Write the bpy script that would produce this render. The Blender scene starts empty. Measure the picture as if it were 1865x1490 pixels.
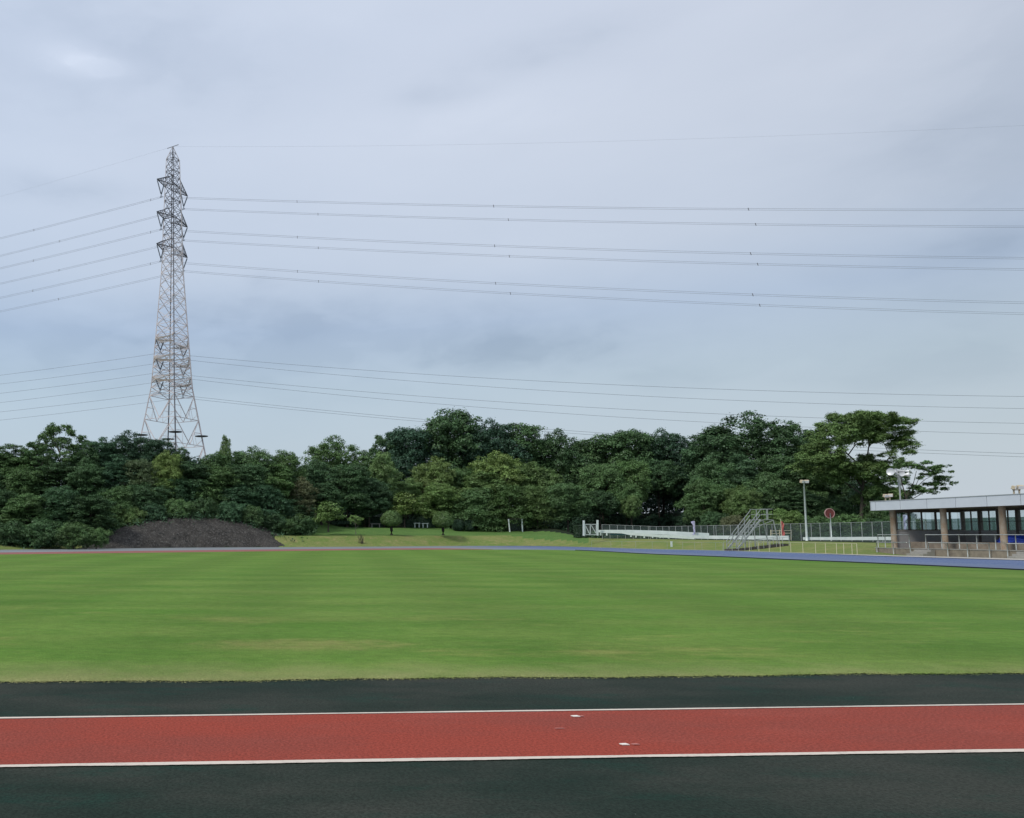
import bpy, math, random
import numpy as np
from mathutils import Vector, Matrix
R = math.radians
C = bpy.context.scene.collection
scene = bpy.context.scene

# ------------------------------------------------------------------ camera
F, PX, PY, W, H = 1490.0, 400.0, 862.0, 1865.0, 1490.0
PITCH, CH = R(4.3), 1.6
cam_d = bpy.data.cameras.new('camera'); cam = bpy.data.objects.new('camera', cam_d); C.objects.link(cam)
cam.location = (0, 0, CH); cam.rotation_euler = (R(90) + PITCH, 0, 0)
cam_d.sensor_width = 36; cam_d.lens = F / W * 36
cam_d.shift_x = (W / 2 - PX) / W; cam_d.shift_y = (PY - H / 2) / W
cam_d.clip_start = .1; cam_d.clip_end = 6000
scene.camera = cam

# ------------------------------------------------------------------ exposure, sun, sky
scene.view_settings.view_transform = 'Standard'; scene.view_settings.look = 'None'
scene.view_settings.gamma = 1; scene.view_settings.exposure = 0.0
SUN_EL, SUN_AZ = R(48), R(-118)          # azimuth from +Y, clockwise: sun up on the left, a bit behind the camera
sun_d = bpy.data.lights.new('sun', 'SUN'); sun = bpy.data.objects.new('sun', sun_d); C.objects.link(sun)
sun_d.energy = 2.2; sun_d.angle = R(11); sun_d.color = (1, .95, .86)
sdir = Vector((math.sin(SUN_AZ) * math.cos(SUN_EL), math.cos(SUN_AZ) * math.cos(SUN_EL), math.sin(SUN_EL)))
sun.rotation_euler = (-sdir).to_track_quat('-Z', 'Y').to_euler()

world = bpy.data.worlds.new('World'); scene.world = world; world.use_nodes = True
nt = world.node_tree; N = nt.nodes; L = nt.links; N.clear()
def nd(t, **k):
    n = N.new(t)
    for a, b in k.items(): setattr(n, a, b)
    return n
def m_(op, a, b=None, c=None):
    n = N.new('ShaderNodeMath'); n.operation = op
    for i, x in enumerate((a, b, c)):
        if x is None: continue
        if isinstance(x, (int, float)): n.inputs[i].default_value = x
        else: L.new(x, n.inputs[i])
    return n.outputs[0]
tc = nd('ShaderNodeTexCoord'); sep = nd('ShaderNodeSeparateXYZ'); L.new(tc.outputs['Generated'], sep.inputs[0])
sky = nd('ShaderNodeTexSky'); sky.sky_type = 'NISHITA'; sky.sun_disc = False
sky.sun_elevation = SUN_EL; sky.sun_rotation = SUN_AZ; sky.air_density = 1.2; sky.dust_density = 3
el = m_('MULTIPLY', m_('ARCSINE', sep.outputs[2]), 57.2958)
az = m_('MULTIPLY', m_('ARCTAN2', sep.outputs[0], sep.outputs[1]), 57.2958)
ramp = nd('ShaderNodeValToRGB'); L.new(m_('DIVIDE', m_('ADD', el, 2), 60), ramp.inputs[0])
def srgb(r, g, b, k=1):
    f = lambda c: ((c / 255 + .055) / 1.055) ** 2.4 if c > 10 else c / 255 / 12.92
    return (f(r) * k, f(g) * k, f(b) * k, 1)
cr = ramp.color_ramp
stops = [(0, (188, 200, 211)), (5, (185, 200, 210)), (10, (181, 199, 213)), (14, (177, 195, 217)), (18, (192, 205, 222)), (25, (200, 211, 227)), (32, (200, 211, 228)), (58, (215, 224, 236))]
while len(cr.elements) < len(stops): cr.elements.new(.5)
for e, (d, c) in zip(cr.elements, stops):
    e.position = (d + 2) / 60; e.color = srgb(*c)
# large soft clouds: noise along the direction, squashed so banks lie flat
def noise(scale, sz, detail, off, dist=0):
    mp = nd('ShaderNodeMapping'); mp.inputs['Scale'].default_value = (1, 1, sz); mp.inputs['Location'].default_value = off
    L.new(tc.outputs['Generated'], mp.inputs[0])
    n = nd('ShaderNodeTexNoise'); n.inputs['Scale'].default_value = scale; n.inputs['Detail'].default_value = detail
    n.inputs['Distortion'].default_value = dist; n.inputs['Roughness'].default_value = .5
    L.new(mp.outputs[0], n.inputs[0]); return n.outputs[0]
n1 = noise(2.2, 3.0, 5, (0, 0, 0)); n2 = noise(7, 2.6, 6, (3, 1, 7), .3); n3 = noise(16, 2.2, 6, (5, 9, 2), .4)
val = m_('ADD', 1.0, m_('MULTIPLY', m_('SUBTRACT', n1, .5), .12))
val = m_('ADD', val, m_('MULTIPLY', m_('SUBTRACT', n2, .5), .06))
def azel(u, v):
    x = (u - PX) / F; y_up = (PY - v) / F
    d = Vector((x, math.cos(PITCH) - y_up * math.sin(PITCH), math.sin(PITCH) + y_up * math.cos(PITCH))).normalized()
    return math.degrees(math.atan2(d.x, d.y)), math.degrees(math.asin(d.z))
# individual cloud patches: (where in the sky, half width, half height in degrees, strength, edge roughness)
for (u, v, a, b, s, rough) in [
    (640, 630, 17, 3.0, -.105, 2.4), (930, 640, 6, 1.2, -.11, 2.6), (480, 575, 7, 2.0, -.06, 2.0), (100, 620, 10, 3.0, -.08, 1.6), (1240, 685, 3, .8, -.05, 2.0), (1680, 665, 9, 1.6, -.06, 2.0),
    (100, 345, 5.2, 1.0, -.10, 1.6), (1790, 450, 2.4, .8, -.09, 1.8), (1010, 85, 6, 1.0, -.08, 2.0), (800, 172, 3.2, .8, -.09, 2.0), (860, 215, 10, 1.6, .05, 2.0),
    (110, 95, 3, 1.0, .10, 3.4), (165, 120, 3, .7, .12, 3.4), (100, 60, 10, 5, -.07, 2.0), (350, 90, 9, 4, -.05, 2.0), (480, 512, 1.2, .6, -.06, 2.0), (1865, 60, 9, 9, -.08, 1.0), (1865, 340, 7, 8, -.09, 1.0)]:
    a0, e0 = azel(u, v)
    dx = m_('DIVIDE', m_('SUBTRACT', az, a0), a); dy = m_('DIVIDE', m_('SUBTRACT', el, e0), b)
    r2 = m_('ADD', m_('MULTIPLY', dx, dx), m_('MULTIPLY', dy, dy))
    r2 = m_('ADD', r2, m_('MULTIPLY', m_('SUBTRACT', n3, .5), rough))
    r2 = m_('ADD', r2, m_('MULTIPLY', m_('SUBTRACT', n2, .5), rough * 1.3))
    g = m_('EXPONENT', m_('MULTIPLY', m_('MAXIMUM', r2, 0), -1.1))
    val = m_('ADD', val, m_('MULTIPLY', g, s))
# warmer, hazier towards the right-hand side of the view
warm = nd('ShaderNodeMapRange'); warm.inputs[1].default_value = -16; warm.inputs[2].default_value = 48
L.new(az, warm.inputs[0])
tint = nd('ShaderNodeMixRGB'); tint.inputs[1].default_value = (.98, .995, 1.02, 1); tint.inputs[2].default_value = (1.04, 1.0, .975, 1); L.new(warm.outputs[0], tint.inputs[0])
mul = nd('ShaderNodeMixRGB'); mul.blend_type = 'MULTIPLY'; mul.inputs[0].default_value = 1
L.new(ramp.outputs[0], mul.inputs[1]); L.new(tint.outputs[0], mul.inputs[2])
cmb = nd('ShaderNodeCombineXYZ')
for i_, e_ in enumerate((1.2, 1.03, .86)): L.new(m_('MULTIPLY', m_('POWER', val, e_), (10.7, 10.7, 10.75)[i_]), cmb.inputs[i_])
vec = nd('ShaderNodeVectorMath'); vec.operation = 'MULTIPLY'; L.new(mul.outputs[0], vec.inputs[0]); L.new(cmb.outputs[0], vec.inputs[1])
mix = nd('ShaderNodeMixRGB'); mix.inputs[0].default_value = .94; L.new(sky.outputs[0], mix.inputs[1]); L.new(vec.outputs[0], mix.inputs[2])
bg = nd('ShaderNodeBackground'); bg.inputs[1].default_value = .1; L.new(mix.outputs[0], bg.inputs[0])
out = nd('ShaderNodeOutputWorld'); L.new(bg.outputs[0], out.inputs[0])

# ------------------------------------------------------------------ helpers
def ray(u, v):
    a, b = (u - PX) / F, (PY - v) / F
    return Vector((a, math.cos(PITCH) - b * math.sin(PITCH), math.sin(PITCH) + b * math.cos(PITCH)))
def at(u, v, Y):
    d = ray(u, v); t = Y / d.y
    return Vector((d.x * t, Y, CH + d.z * t))
def G(u, v, z=0.0):
    d = ray(u, v); t = (z - CH) / d.z
    return Vector((d.x * t, d.y * t, z))
def interp(x, pts):
    return float(np.interp(x, [p[0] for p in pts], [p[1] for p in pts]))
def sstep(a, b, x):
    t = min(1, max(0, (x - a) / (b - a))); return t * t * (3 - 2 * t)

def tag(o, label=None, cat=None, group=None, kind=None):
    if label: o['label'] = label
    if cat: o['category'] = cat
    if group: o['group'] = group
    if kind: o['kind'] = kind
    return o
def thing(name, label, cat, loc=(0, 0, 0), group=None):
    o = bpy.data.objects.new(name, None); C.objects.link(o); o.location = loc; o.empty_display_size = .5
    return tag(o, label, cat, group)
class MB:
    def __init__(s): s.v = []; s.f = []
    def quad(s, *p):
        n = len(s.v); s.v += [tuple(q) for q in p]; s.f.append(tuple(range(n, n + len(p)))); return s
    def box(s, c, size, ax=None):
        ax = ax or (Vector((1, 0, 0)), Vector((0, 1, 0)), Vector((0, 0, 1)))
        c = Vector(c); n = len(s.v)
        for i in (-.5, .5):
            for j in (-.5, .5):
                for k in (-.5, .5):
                    s.v.append(tuple(c + ax[0] * size[0] * i + ax[1] * size[1] * j + ax[2] * size[2] * k))
        s.f += [tuple(n + q for q in f) for f in ((0, 1, 3, 2), (4, 6, 7, 5), (0, 4, 5, 1), (2, 3, 7, 6), (0, 2, 6, 4), (1, 5, 7, 3))]
        return s
    def bar(s, p, q, w, h=None):
        p, q = Vector(p), Vector(q); d = q - p
        if d.length < 1e-6: return s
        z = d.normalized(); x = z.cross(Vector((0, 0, 1)))
        x = Vector((1, 0, 0)) if x.length < 1e-3 else x.normalized(); y = z.cross(x)
        return s.box((p + q) / 2, (w, h or w, d.length), (x, y, z))
    def tube(s, pts, rad, n=8, cap=True):
        pts = [Vector(p) for p in pts]; rad = [rad] * len(pts) if isinstance(rad, (int, float)) else rad
        b = len(s.v)
        for i, p in enumerate(pts):
            d = (pts[min(i + 1, len(pts) - 1)] - pts[max(i - 1, 0)]).normalized()
            x = d.cross(Vector((0, 0, 1))); x = Vector((1, 0, 0)) if x.length < 1e-2 else x.normalized(); y = d.cross(x)
            for k in range(n):
                a = 2 * math.pi * k / n; s.v.append(tuple(p + (x * math.cos(a) + y * math.sin(a)) * rad[i]))
        for i in range(len(pts) - 1):
            for k in range(n):
                s.f.append((b + i * n + k, b + i * n + (k + 1) % n, b + (i + 1) * n + (k + 1) % n, b + (i + 1) * n + k))
        if cap:
            s.f.append(tuple(b + k for k in range(n))); s.f.append(tuple(b + (len(pts) - 1) * n + k for k in range(n))[::-1])
        return s
    def build(s, name, mat, parent=None, smooth=False, bevel=0):
        me = bpy.data.meshes.new(name); off = Vector(parent_loc(parent))
        me.from_pydata([(x - off.x, y - off.y, z - off.z) for x, y, z in s.v], [], s.f)
        me.materials.append(mat); me.update()
        if smooth:
            for p in me.polygons: p.use_smooth = True
        o = bpy.data.objects.new(name, me); C.objects.link(o)
        if parent: o.parent = parent
        if bevel:
            b = o.modifiers.new('bevel', 'BEVEL'); b.width = bevel; b.segments = 2
        return o
def parent_loc(p):
    v = Vector((0, 0, 0))
    while p is not None: v = v + Vector(p.location); p = p.parent
    return v

# ------------------------------------------------------------------ materials
def mat(name, col, rough=.8, spec=.3, metal=0, vary=None, scale=5, detail=6, bump=0, bscale=40, coord='Object', stretch=(1, 1, 1)):
    m = bpy.data.materials.new(name); m.use_nodes = True; t = m.node_tree; b = t.nodes['Principled BSDF']
    b.inputs['Base Color'].default_value = (*col, 1); b.inputs['Roughness'].default_value = rough
    b.inputs['Specular IOR Level'].default_value = spec; b.inputs['Metallic'].default_value = metal
    if vary or bump:
        tcn = t.nodes.new('ShaderNodeTexCoord'); mp = t.nodes.new('ShaderNodeMapping'); mp.inputs['Scale'].default_value = stretch
        t.links.new(tcn.outputs[coord], mp.inputs[0])
    if vary:
        n = t.nodes.new('ShaderNodeTexNoise'); n.inputs['Scale'].default_value = scale; n.inputs['Detail'].default_value = detail; n.inputs['Roughness'].default_value = .65
        t.links.new(mp.outputs[0], n.inputs[0])
        r = t.nodes.new('ShaderNodeValToRGB'); r.color_ramp.elements[0].position = .32; r.color_ramp.elements[1].position = .68
        r.color_ramp.elements[0].color = (*col, 1); r.color_ramp.elements[1].color = (*vary, 1)
        t.links.new(n.outputs[0], r.inputs[0]); t.links.new(r.outputs[0], b.inputs['Base Color'])
    if bump:
        n = t.nodes.new('ShaderNodeTexNoise'); n.inputs['Scale'].default_value = bscale; n.inputs['Detail'].default_value = 4
        t.links.new(mp.outputs[0], n.inputs[0])
        bp = t.nodes.new('ShaderNodeBump'); bp.inputs['Strength'].default_value = bump; bp.inputs['Distance'].default_value = .05
        t.links.new(n.outputs[0], bp.inputs['Height']); t.links.new(bp.outputs[0], b.inputs['Normal'])
    return m

class NB:   # small node builder for the ground surfaces
    def __init__(s, name, rough=.9, spec=.2):
        s.m = bpy.data.materials.new(name); s.m.use_nodes = True; s.t = s.m.node_tree; s.b = s.t.nodes['Principled BSDF']
        s.b.inputs['Roughness'].default_value = rough; s.b.inputs['Specular IOR Level'].default_value = spec
        s.geo = s.t.nodes.new('ShaderNodeNewGeometry')
    def noise(s, scale, stretch=(1, 1, 1), detail=5, rough=.6, off=(0, 0, 0), rot=0, dist=0):
        mp = s.t.nodes.new('ShaderNodeMapping'); mp.inputs['Scale'].default_value = stretch; mp.inputs['Location'].default_value = off
        mp.inputs['Rotation'].default_value = (0, 0, rot)
        s.t.links.new(s.geo.outputs['Position'], mp.inputs[0])
        n = s.t.nodes.new('ShaderNodeTexNoise'); n.inputs['Scale'].default_value = scale; n.inputs['Detail'].default_value = detail
        n.inputs['Roughness'].default_value = rough; n.inputs['Distortion'].default_value = dist
        s.t.links.new(mp.outputs[0], n.inputs[0]); return n.outputs[0]
    def range(s, x, a, b, c=0, d=1):
        n = s.t.nodes.new('ShaderNodeMapRange'); n.interpolation_type = 'SMOOTHSTEP'
        for i, q in enumerate((a, b, c, d)): n.inputs[i + 1].default_value = q
        s.t.links.new(x, n.inputs[0]); return n.outputs[0]
    def mix(s, f, a, b):
        n = s.t.nodes.new('ShaderNodeMixRGB')
        for i, q in enumerate((f, a, b)):
            if isinstance(q, tuple): n.inputs[i].default_value = (*q, 1)[:4]
            elif isinstance(q, (int, float)): n.inputs[i].default_value = q
            else: s.t.links.new(q, n.inputs[i])
        return n.outputs[0]
    def math(s, op, a, b):
        n = s.t.nodes.new('ShaderNodeMath'); n.operation = op
        for i, q in enumerate((a, b)):
            if isinstance(q, (int, float)): n.inputs[i].default_value = q
            else: s.t.links.new(q, n.inputs[i])
        return n.outputs[0]
    def xyz(s, i):
        n = s.t.nodes.new('ShaderNodeSeparateXYZ'); s.t.links.new(s.geo.outputs['Position'], n.inputs[0]); return n.outputs[i]
    def scale(s, c, k):
        n = s.t.nodes.new('ShaderNodeVectorMath'); n.operation = 'SCALE'
        if isinstance(c, tuple): n.inputs[0].default_value = c
        else: s.t.links.new(c, n.inputs[0])
        s.t.links.new(k, n.inputs['Scale']); return n.outputs[0]
    def done(s, col, bump=None, strength=.5, dist=.02):
        s.t.links.new(col, s.b.inputs['Base Color'])
        if bump is not None:
            bp = s.t.nodes.new('ShaderNodeBump'); bp.inputs['Strength'].default_value = strength; bp.inputs['Distance'].default_value = dist
            s.t.links.new(bump, bp.inputs['Height']); s.t.links.new(bp.outputs[0], s.b.inputs['Normal'])
        return s.m

# mown grass of the field
b = NB('field_grass', .95, .1)
c = b.mix(b.range(b.noise(.5, (.5, 1, 1), 7, .68, rot=R(14)), .34, .68), (.084, .176, .027), (.128, .208, .042))
c = b.mix(b.math('MULTIPLY', b.range(b.noise(.13, (.55, 1, 1), 6, .6, (4, 2, 0), rot=R(-12)), .45, .7), .4), c, (.14, .205, .05))
c = b.mix(b.math('MULTIPLY', b.range(b.noise(.05, (1, .5, 1), 3, .5, (9, 5, 0)), .5, .72), .28), c, (.066, .165, .022))
c = b.mix(b.math('MULTIPLY', b.range(b.noise(.7, (.5, 1, 1), 8, .75, (7, 7, 0), rot=R(20)), .56, .8), .6), c, (.055, .135, .028))
dry = b.math('MULTIPLY', b.range(b.noise(.35, (.5, 1, 1), 7, .7, (-2, 11, 0)), .52, .74), b.range(b.xyz(1), 11, 24, .8, .1))
c = b.mix(dry, c, (.25, .26, .08))
px_ = b.math('MULTIPLY', b.math('SUBTRACT', b.xyz(0), 1.3), .42); py_ = b.math('MULTIPLY', b.math('SUBTRACT', b.xyz(1), 12.1), 1.0)
rd = b.math('ADD', b.math('ADD', b.math('MULTIPLY', px_, px_), b.math('MULTIPLY', py_, py_)), b.math('MULTIPLY', b.noise(2.2, detail=7, rough=.75), 1.6))
c = b.mix(b.range(rd, .55, 1.5, .65, 0), c, (.25, .235, .085))
c = b.scale(c, b.range(b.noise(5, (.7, 1, 1), 6, .8), .3, .7, .86, 1.14))
edge = b.math('ADD', b.xyz(1), b.math('MULTIPLY', b.noise(1.4, (1, 1, 1), 5), 1.6))
c = b.mix(b.range(edge, 9.5, 11.6, .9, 0), c, (.25, .26, .105))
def stripes(b, ang, period, wob):
    x = b.math('ADD', b.math('ADD', b.math('MULTIPLY', b.xyz(0), math.cos(ang)), b.math('MULTIPLY', b.xyz(1), math.sin(ang))), b.math('MULTIPLY', b.noise(.25, detail=4), wob))
    return b.math('SINE', b.math('MULTIPLY', x, 2 * math.pi / period), 0)
c = b.scale(c, b.range(stripes(b, R(-8), 5.2, 1.5), -1, 1, .95, 1.05)); c = b.scale(c, b.range(stripes(b, R(85), 3.4, 1.2), -1, 1, .965, 1.035))
c = b.scale(c, b.range(b.noise(60, (1, 1, 1), 3, .8), .25, .75, .72, 1.28))
M_FIELD = b.done(c, b.noise(50, detail=3), .6, .03)
# bank and park grass
def grass_mat(name, a, bb, d, s=1):
    b = NB(name, .95, .1)
    c = b.mix(b.range(b.noise(.35 * s, detail=6, rough=.65), .4, .62), a, bb)
    c = b.mix(b.math('MULTIPLY', b.range(b.noise(1.3 * s, (1, 1, 2), 5, .7, (5, 1, 2)), .5, .7), .8), c, d)
    c = b.scale(c, b.range(b.noise(9, detail=4, rough=.8), .25, .75, .75, 1.25))
    return b.done(c, b.noise(5, detail=4, rough=.7), .8, .15)
M_BANK = grass_mat('bank_grass', (.14, .20, .055), (.19, .215, .075), (.28, .245, .115))
M_LAWN = grass_mat('park_lawn', (.085, .165, .045), (.10, .185, .05), (.13, .20, .06))
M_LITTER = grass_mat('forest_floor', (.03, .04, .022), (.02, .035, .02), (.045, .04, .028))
# dark rubber
def rubber(name, a, bb, d, grain=90, speck=(.35, .38, .34)):
    b = NB(name, .95, .12)
    c = b.mix(b.range(b.noise(.6, (.5, 1, 1), 6, .62), .38, .64), a, bb)
    c = b.mix(b.math('MULTIPLY', b.range(b.noise(1.7, (.45, 1, 1), 6, .7, (3, 8, 0)), .5, .75), .8), c, d)
    c = b.scale(c, b.range(b.noise(grain, detail=3, rough=.8), .3, .7, .66, 1.34))
    c = b.mix(b.range(b.noise(55, detail=1, off=(1, 2, 0)), .845, .86), c, speck)
    return b.done(c, b.noise(grain * .8, detail=3, rough=.8), .7, .006)
M_DARK = rubber('dark_track_rubber', (.015, .026, .020), (.035, .040, .033), (.008, .037, .027), grain=45)
M_RED = rubber('red_track_rubber', (.270, .051, .034), (.225, .053, .039), (.285, .068, .050), grain=45, speck=(.4, .12, .1))
b = NB('far_track_rubber', .75, .3)
fb = b.mix(b.range(b.noise(.15, (1, .6, 1), 5), .4, .65), (.075, .118, .235), (.098, .142, .262))
fg = b.mix(b.range(b.noise(.2, (.3, 1, 1), 5, .6, (2, 2, 0)), .4, .65), (.165, .185, .20), (.205, .225, .24))
M_BLUE = b.done(b.mix(b.range(b.xyz(0), 27, 45), fg, fb), b.noise(30), .3, .01)  # grey end: grazing-angle sheen of the blue track put into the colour
b = NB('white_line_paint', .7, .3)
c = b.mix(b.range(b.noise(8, detail=8, rough=.75), .5, .78), (.60, .53, .46), (.28, .24, .21))
M_LINE = b.done(c, b.noise(60), .4, .004)
M_CONC = mat('weathered_concrete', (.17, .145, .12), .9, .2, vary=(.29, .25, .20), scale=1.8, bump=.3, bscale=12)
M_CONCL = mat('pale_concrete', (.36, .35, .32), .9, .2, vary=(.26, .25, .23), scale=1.2, bump=.2, bscale=12)
M_STEEL = mat('galvanised_steel', (.40, .43, .42), .5, .4, .25, vary=(.30, .33, .33), scale=3)
M_WHITE = mat('white_paint', (.68, .74, .72), .6, .3, vary=(.52, .60, .58), scale=1.5)
M_PYL = mat('pylon_steel', (.74, .68, .67), .6, .3, 0, vary=(.54, .49, .50), scale=.4)
M_PYLD = mat('silhouette_pylon_steel', (.10, .10, .115), .6, .3, .1, vary=(.16, .155, .17), scale=.5)  # silhouette darkness against the sky put into the steel colour
M_PYLC = mat('cream_pylon_steel', (.50, .44, .37), .6, .3, .1, vary=(.36, .32, .28), scale=.5)
M_INS = mat('insulator_porcelain', (.10, .12, .15), .3, .5)
M_WIRE = mat('aluminium_wire', (.22, .24, .27), .6, .3)
M_BARK = mat('bark', (.085, .075, .06), .95, .1, vary=(.045, .042, .036), scale=3, bump=.5, bscale=8)
M_BARKD = mat('dark_bark', (.03, .028, .025), .95, .1, vary=(.05, .045, .04), scale=4, bump=.5, bscale=8)
M_BARKL = mat('pale_bark', (.22, .2, .17), .95, .1, vary=(.14, .13, .11), scale=4)
M_FASCIA = mat('grey_fascia_panel', (.55, .59, .63), .5, .4, vary=(.50, .54, .58), scale=.8)
M_COL = mat('rusty_column', (.24, .165, .11), .85, .2, vary=(.31, .285, .24), scale=3.2, stretch=(1, 1, .5), bump=.2)
M_FRAME = mat('dark_window_frame', (.12, .10, .095), .6, .3)
M_DWALL = mat('dark_grey_wall', (.30, .31, .33), .85, .2, vary=(.38, .365, .36), scale=1.5)
M_SOFF = mat('brown_soffit', (.25, .215, .20), .9, .1, vary=(.31, .26, .235), scale=1)
M_SRED = mat('faded_red_paint', (.20, .05, .045), .7, .3, vary=(.13, .04, .04), scale=6)
M_PINK = mat('pale_sign_rim', (.45, .27, .26), .7, .3)
M_TARP = mat('blue_tarpaulin', (.012, .04, .33), .5, .4, vary=(.02, .06, .42), scale=4)
M_FLAGR = mat('red_banner_cloth', (.42, .09, .08), .85, .1, vary=(.55, .20, .18), scale=5)
M_FLAGP = mat('lavender_banner_cloth', (.44, .42, .66), .85, .1, vary=(.58, .57, .74), scale=3)
M_LAMP = mat('cream_lamp_housing', (.55, .49, .36), .6, .3, vary=(.40, .33, .22), scale=8)
M_LENS = mat('lamp_glass', (.75, .78, .8), .15, .6)
M_HORN = mat('horn_metal', (.66, .67, .68), .4, .5, .2)
M_TAN = mat('pale_yellow_post', (.55, .52, .36), .7, .3)
def mesh_mat(name, col, density):
    m = bpy.data.materials.new(name); m.use_nodes = True; t = m.node_tree; p = t.nodes['Principled BSDF']; p.inputs['Base Color'].default_value = (*col, 1)
    p.inputs['Roughness'].default_value = .7
    tr = t.nodes.new('ShaderNodeBsdfTransparent'); mx = t.nodes.new('ShaderNodeMixShader'); mx.inputs[0].default_value = density
    t.links.new(tr.outputs[0], mx.inputs[1]); t.links.new(p.outputs[0], mx.inputs[2]); t.links.new(mx.outputs[0], t.nodes['Material Output'].inputs[0])
    return m
M_NET = mesh_mat('green_wire_mesh', (.05, .075, .07), .55)
M_NETL = mesh_mat('thin_wire_mesh', (.25, .28, .26), .25)
m = bpy.data.materials.new('window_glass'); m.use_nodes = True; t = m.node_tree
gl = t.nodes.new('ShaderNodeBsdfGlossy'); gl.inputs['Roughness'].default_value = .03; gl.inputs['Color'].default_value = (.9, .95, 1, 1)
tr = t.nodes.new('ShaderNodeBsdfTransparent'); tr.inputs[0].default_value = (.90, .95, .95, 1); mx = t.nodes.new('ShaderNodeMixShader'); mx.inputs[0].default_value = .12
t.links.new(tr.outputs[0], mx.inputs[1]); t.links.new(gl.outputs[0], mx.inputs[2]); t.links.new(mx.outputs[0], t.nodes['Material Output'].inputs[0])
M_GLASS = m

def leaf_mat(name):
    m = bpy.data.materials.new(name); m.use_nodes = True; t = m.node_tree; t.nodes.clear()
    oi = t.nodes.new('ShaderNodeObjectInfo'); geo = t.nodes.new('ShaderNodeNewGeometry')
    n = t.nodes.new('ShaderNodeTexNoise'); n.inputs['Scale'].default_value = .5; n.inputs['Detail'].default_value = 3
    t.links.new(geo.outputs['Position'], n.inputs[0])
    mr = t.nodes.new('ShaderNodeMapRange'); mr.inputs[1].default_value = .3; mr.inputs[2].default_value = .7; mr.inputs[3].default_value = .78; mr.inputs[4].default_value = 1.25
    t.links.new(n.outputs[0], mr.inputs[0])
    mr2 = t.nodes.new('ShaderNodeMapRange'); mr2.inputs[3].default_value = .68; mr2.inputs[4].default_value = 1.32; t.links.new(geo.outputs['Random Per Island'], mr2.inputs[0])
    mm = t.nodes.new('ShaderNodeMath'); mm.operation = 'MULTIPLY'; t.links.new(mr.outputs[0], mm.inputs[0]); t.links.new(mr2.outputs[0], mm.inputs[1])
    hs = t.nodes.new('ShaderNodeHueSaturation'); t.links.new(oi.outputs['Color'], hs.inputs['Color']); t.links.new(mm.outputs[0], hs.inputs['Value'])
    hr = t.nodes.new('ShaderNodeMapRange'); hr.inputs[3].default_value = .485; hr.inputs[4].default_value = .515; t.links.new(n.outputs[0], hr.inputs[0]); t.links.new(hr.outputs[0], hs.inputs['Hue'])
    d = t.nodes.new('ShaderNodeBsdfDiffuse'); tl = t.nodes.new('ShaderNodeBsdfTranslucent'); mx = t.nodes.new('ShaderNodeMixShader'); mx.inputs[0].default_value = .14
    gs = t.nodes.new('ShaderNodeBsdfGlossy'); gs.inputs['Roughness'].default_value = .45; gs.inputs['Color'].default_value = (.9, .95, 1, 1); mg = t.nodes.new('ShaderNodeMixShader'); mg.inputs[0].default_value = .02
    o = t.nodes.new('ShaderNodeOutputMaterial')
    t.links.new(hs.outputs[0], d.inputs[0]); t.links.new(hs.outputs[0], tl.inputs[0]); t.links.new(d.outputs[0], mx.inputs[1]); t.links.new(tl.outputs[0], mx.inputs[2])
    t.links.new(mx.outputs[0], mg.inputs[1]); t.links.new(gs.outputs[0], mg.inputs[2]); t.links.new(mg.outputs[0], o.inputs[0])
    return m
M_LEAF = leaf_mat('leaves')

# ------------------------------------------------------------------ ground shape
OUTER = [(-400, 1010), (-100, 1003.5), (0, 1001.3), (340, 997.5), (700, 995.6), (860, 994.2), (1000, 994.8), (1180, 1000.4), (1300, 1002.5), (1500, 1009), (1560, 1012), (1865, 1021)]
INNER = [(-400, 1016), (-100, 1011.5), (0, 1010), (340, 1006), (700, 1001.5), (860, 1000.9), (1000, 1001.3), (1060, 1002.2), (1180, 1009.9), (1300, 1014), (1500, 1022.7), (1560, 1025), (1865, 1039)]
def curve_pts(tab, n=90, u0=-400, u1=1865):
    us = np.linspace(u0, u1, n); raw = [G(u, interp(u, tab)) for u in us]
    for _ in range(4):
        raw = [raw[0]] + [(raw[i - 1] + raw[i] * 2 + raw[i + 1]) / 4 for i in range(1, len(raw) - 1)] + [raw[-1]]
    d = (raw[-1] - raw[-9]).normalized()
    for k in range(1, 8): raw.append(raw[len(us) - 1] + d * 9 * k)
    return raw
OUT_P, IN_P = curve_pts(OUTER), curve_pts(INNER)
def uang(p): return PX + F * p[0] / max(.5, p[1])
_ou = [(uang(p), p.y) for p in OUT_P if p.y > 2]; _ou.sort()
def yout(u): return interp(u, _ou)
def tz(x, y):
    if y < 5: return 0.0
    u = PX + F * x / y; s = y - yout(u)
    hb = interp(u, [(-200, .5), (100, .6), (300, 1.2), (560, 1.5), (1000, 1.5), (1080, 1.15), (1300, .98), (1500, .90), (1560, .88), (1650, .8), (1900, .8)])
    s0 = interp(u, [(1560, 0), (1640, 4), (1900, 5)]); wd = interp(u, [(0, 4), (900, 4.5), (1080, 12), (1300, 15), (1450, 15), (1620, 12)])
    z = hb * sstep(s0, s0 + wd, s)
    left = 1 - sstep(500, 640, u)
    z += left * (5.5 * sstep(interp(u, [(400, 3), (500, 8)]), 29, s) + 5 * sstep(25, 80, s))
    z += interp(u, [(150, 0), (215, .7), (300, 1.4), (345, 1.6), (450, 1.1), (540, 0)]) * sstep(4, 9, s)
    mid = (1 - left) * (1 - sstep(1250, 1500, u))
    z += mid * ((1 - sstep(1000, 1075, u)) * 1.25 * sstep(4.5, 19, s) + 5 * sstep(34, 75, s))
    return z
def place(u, Y): x = (u - PX) / F * Y; return Vector((x, Y, tz(x, Y)))

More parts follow.
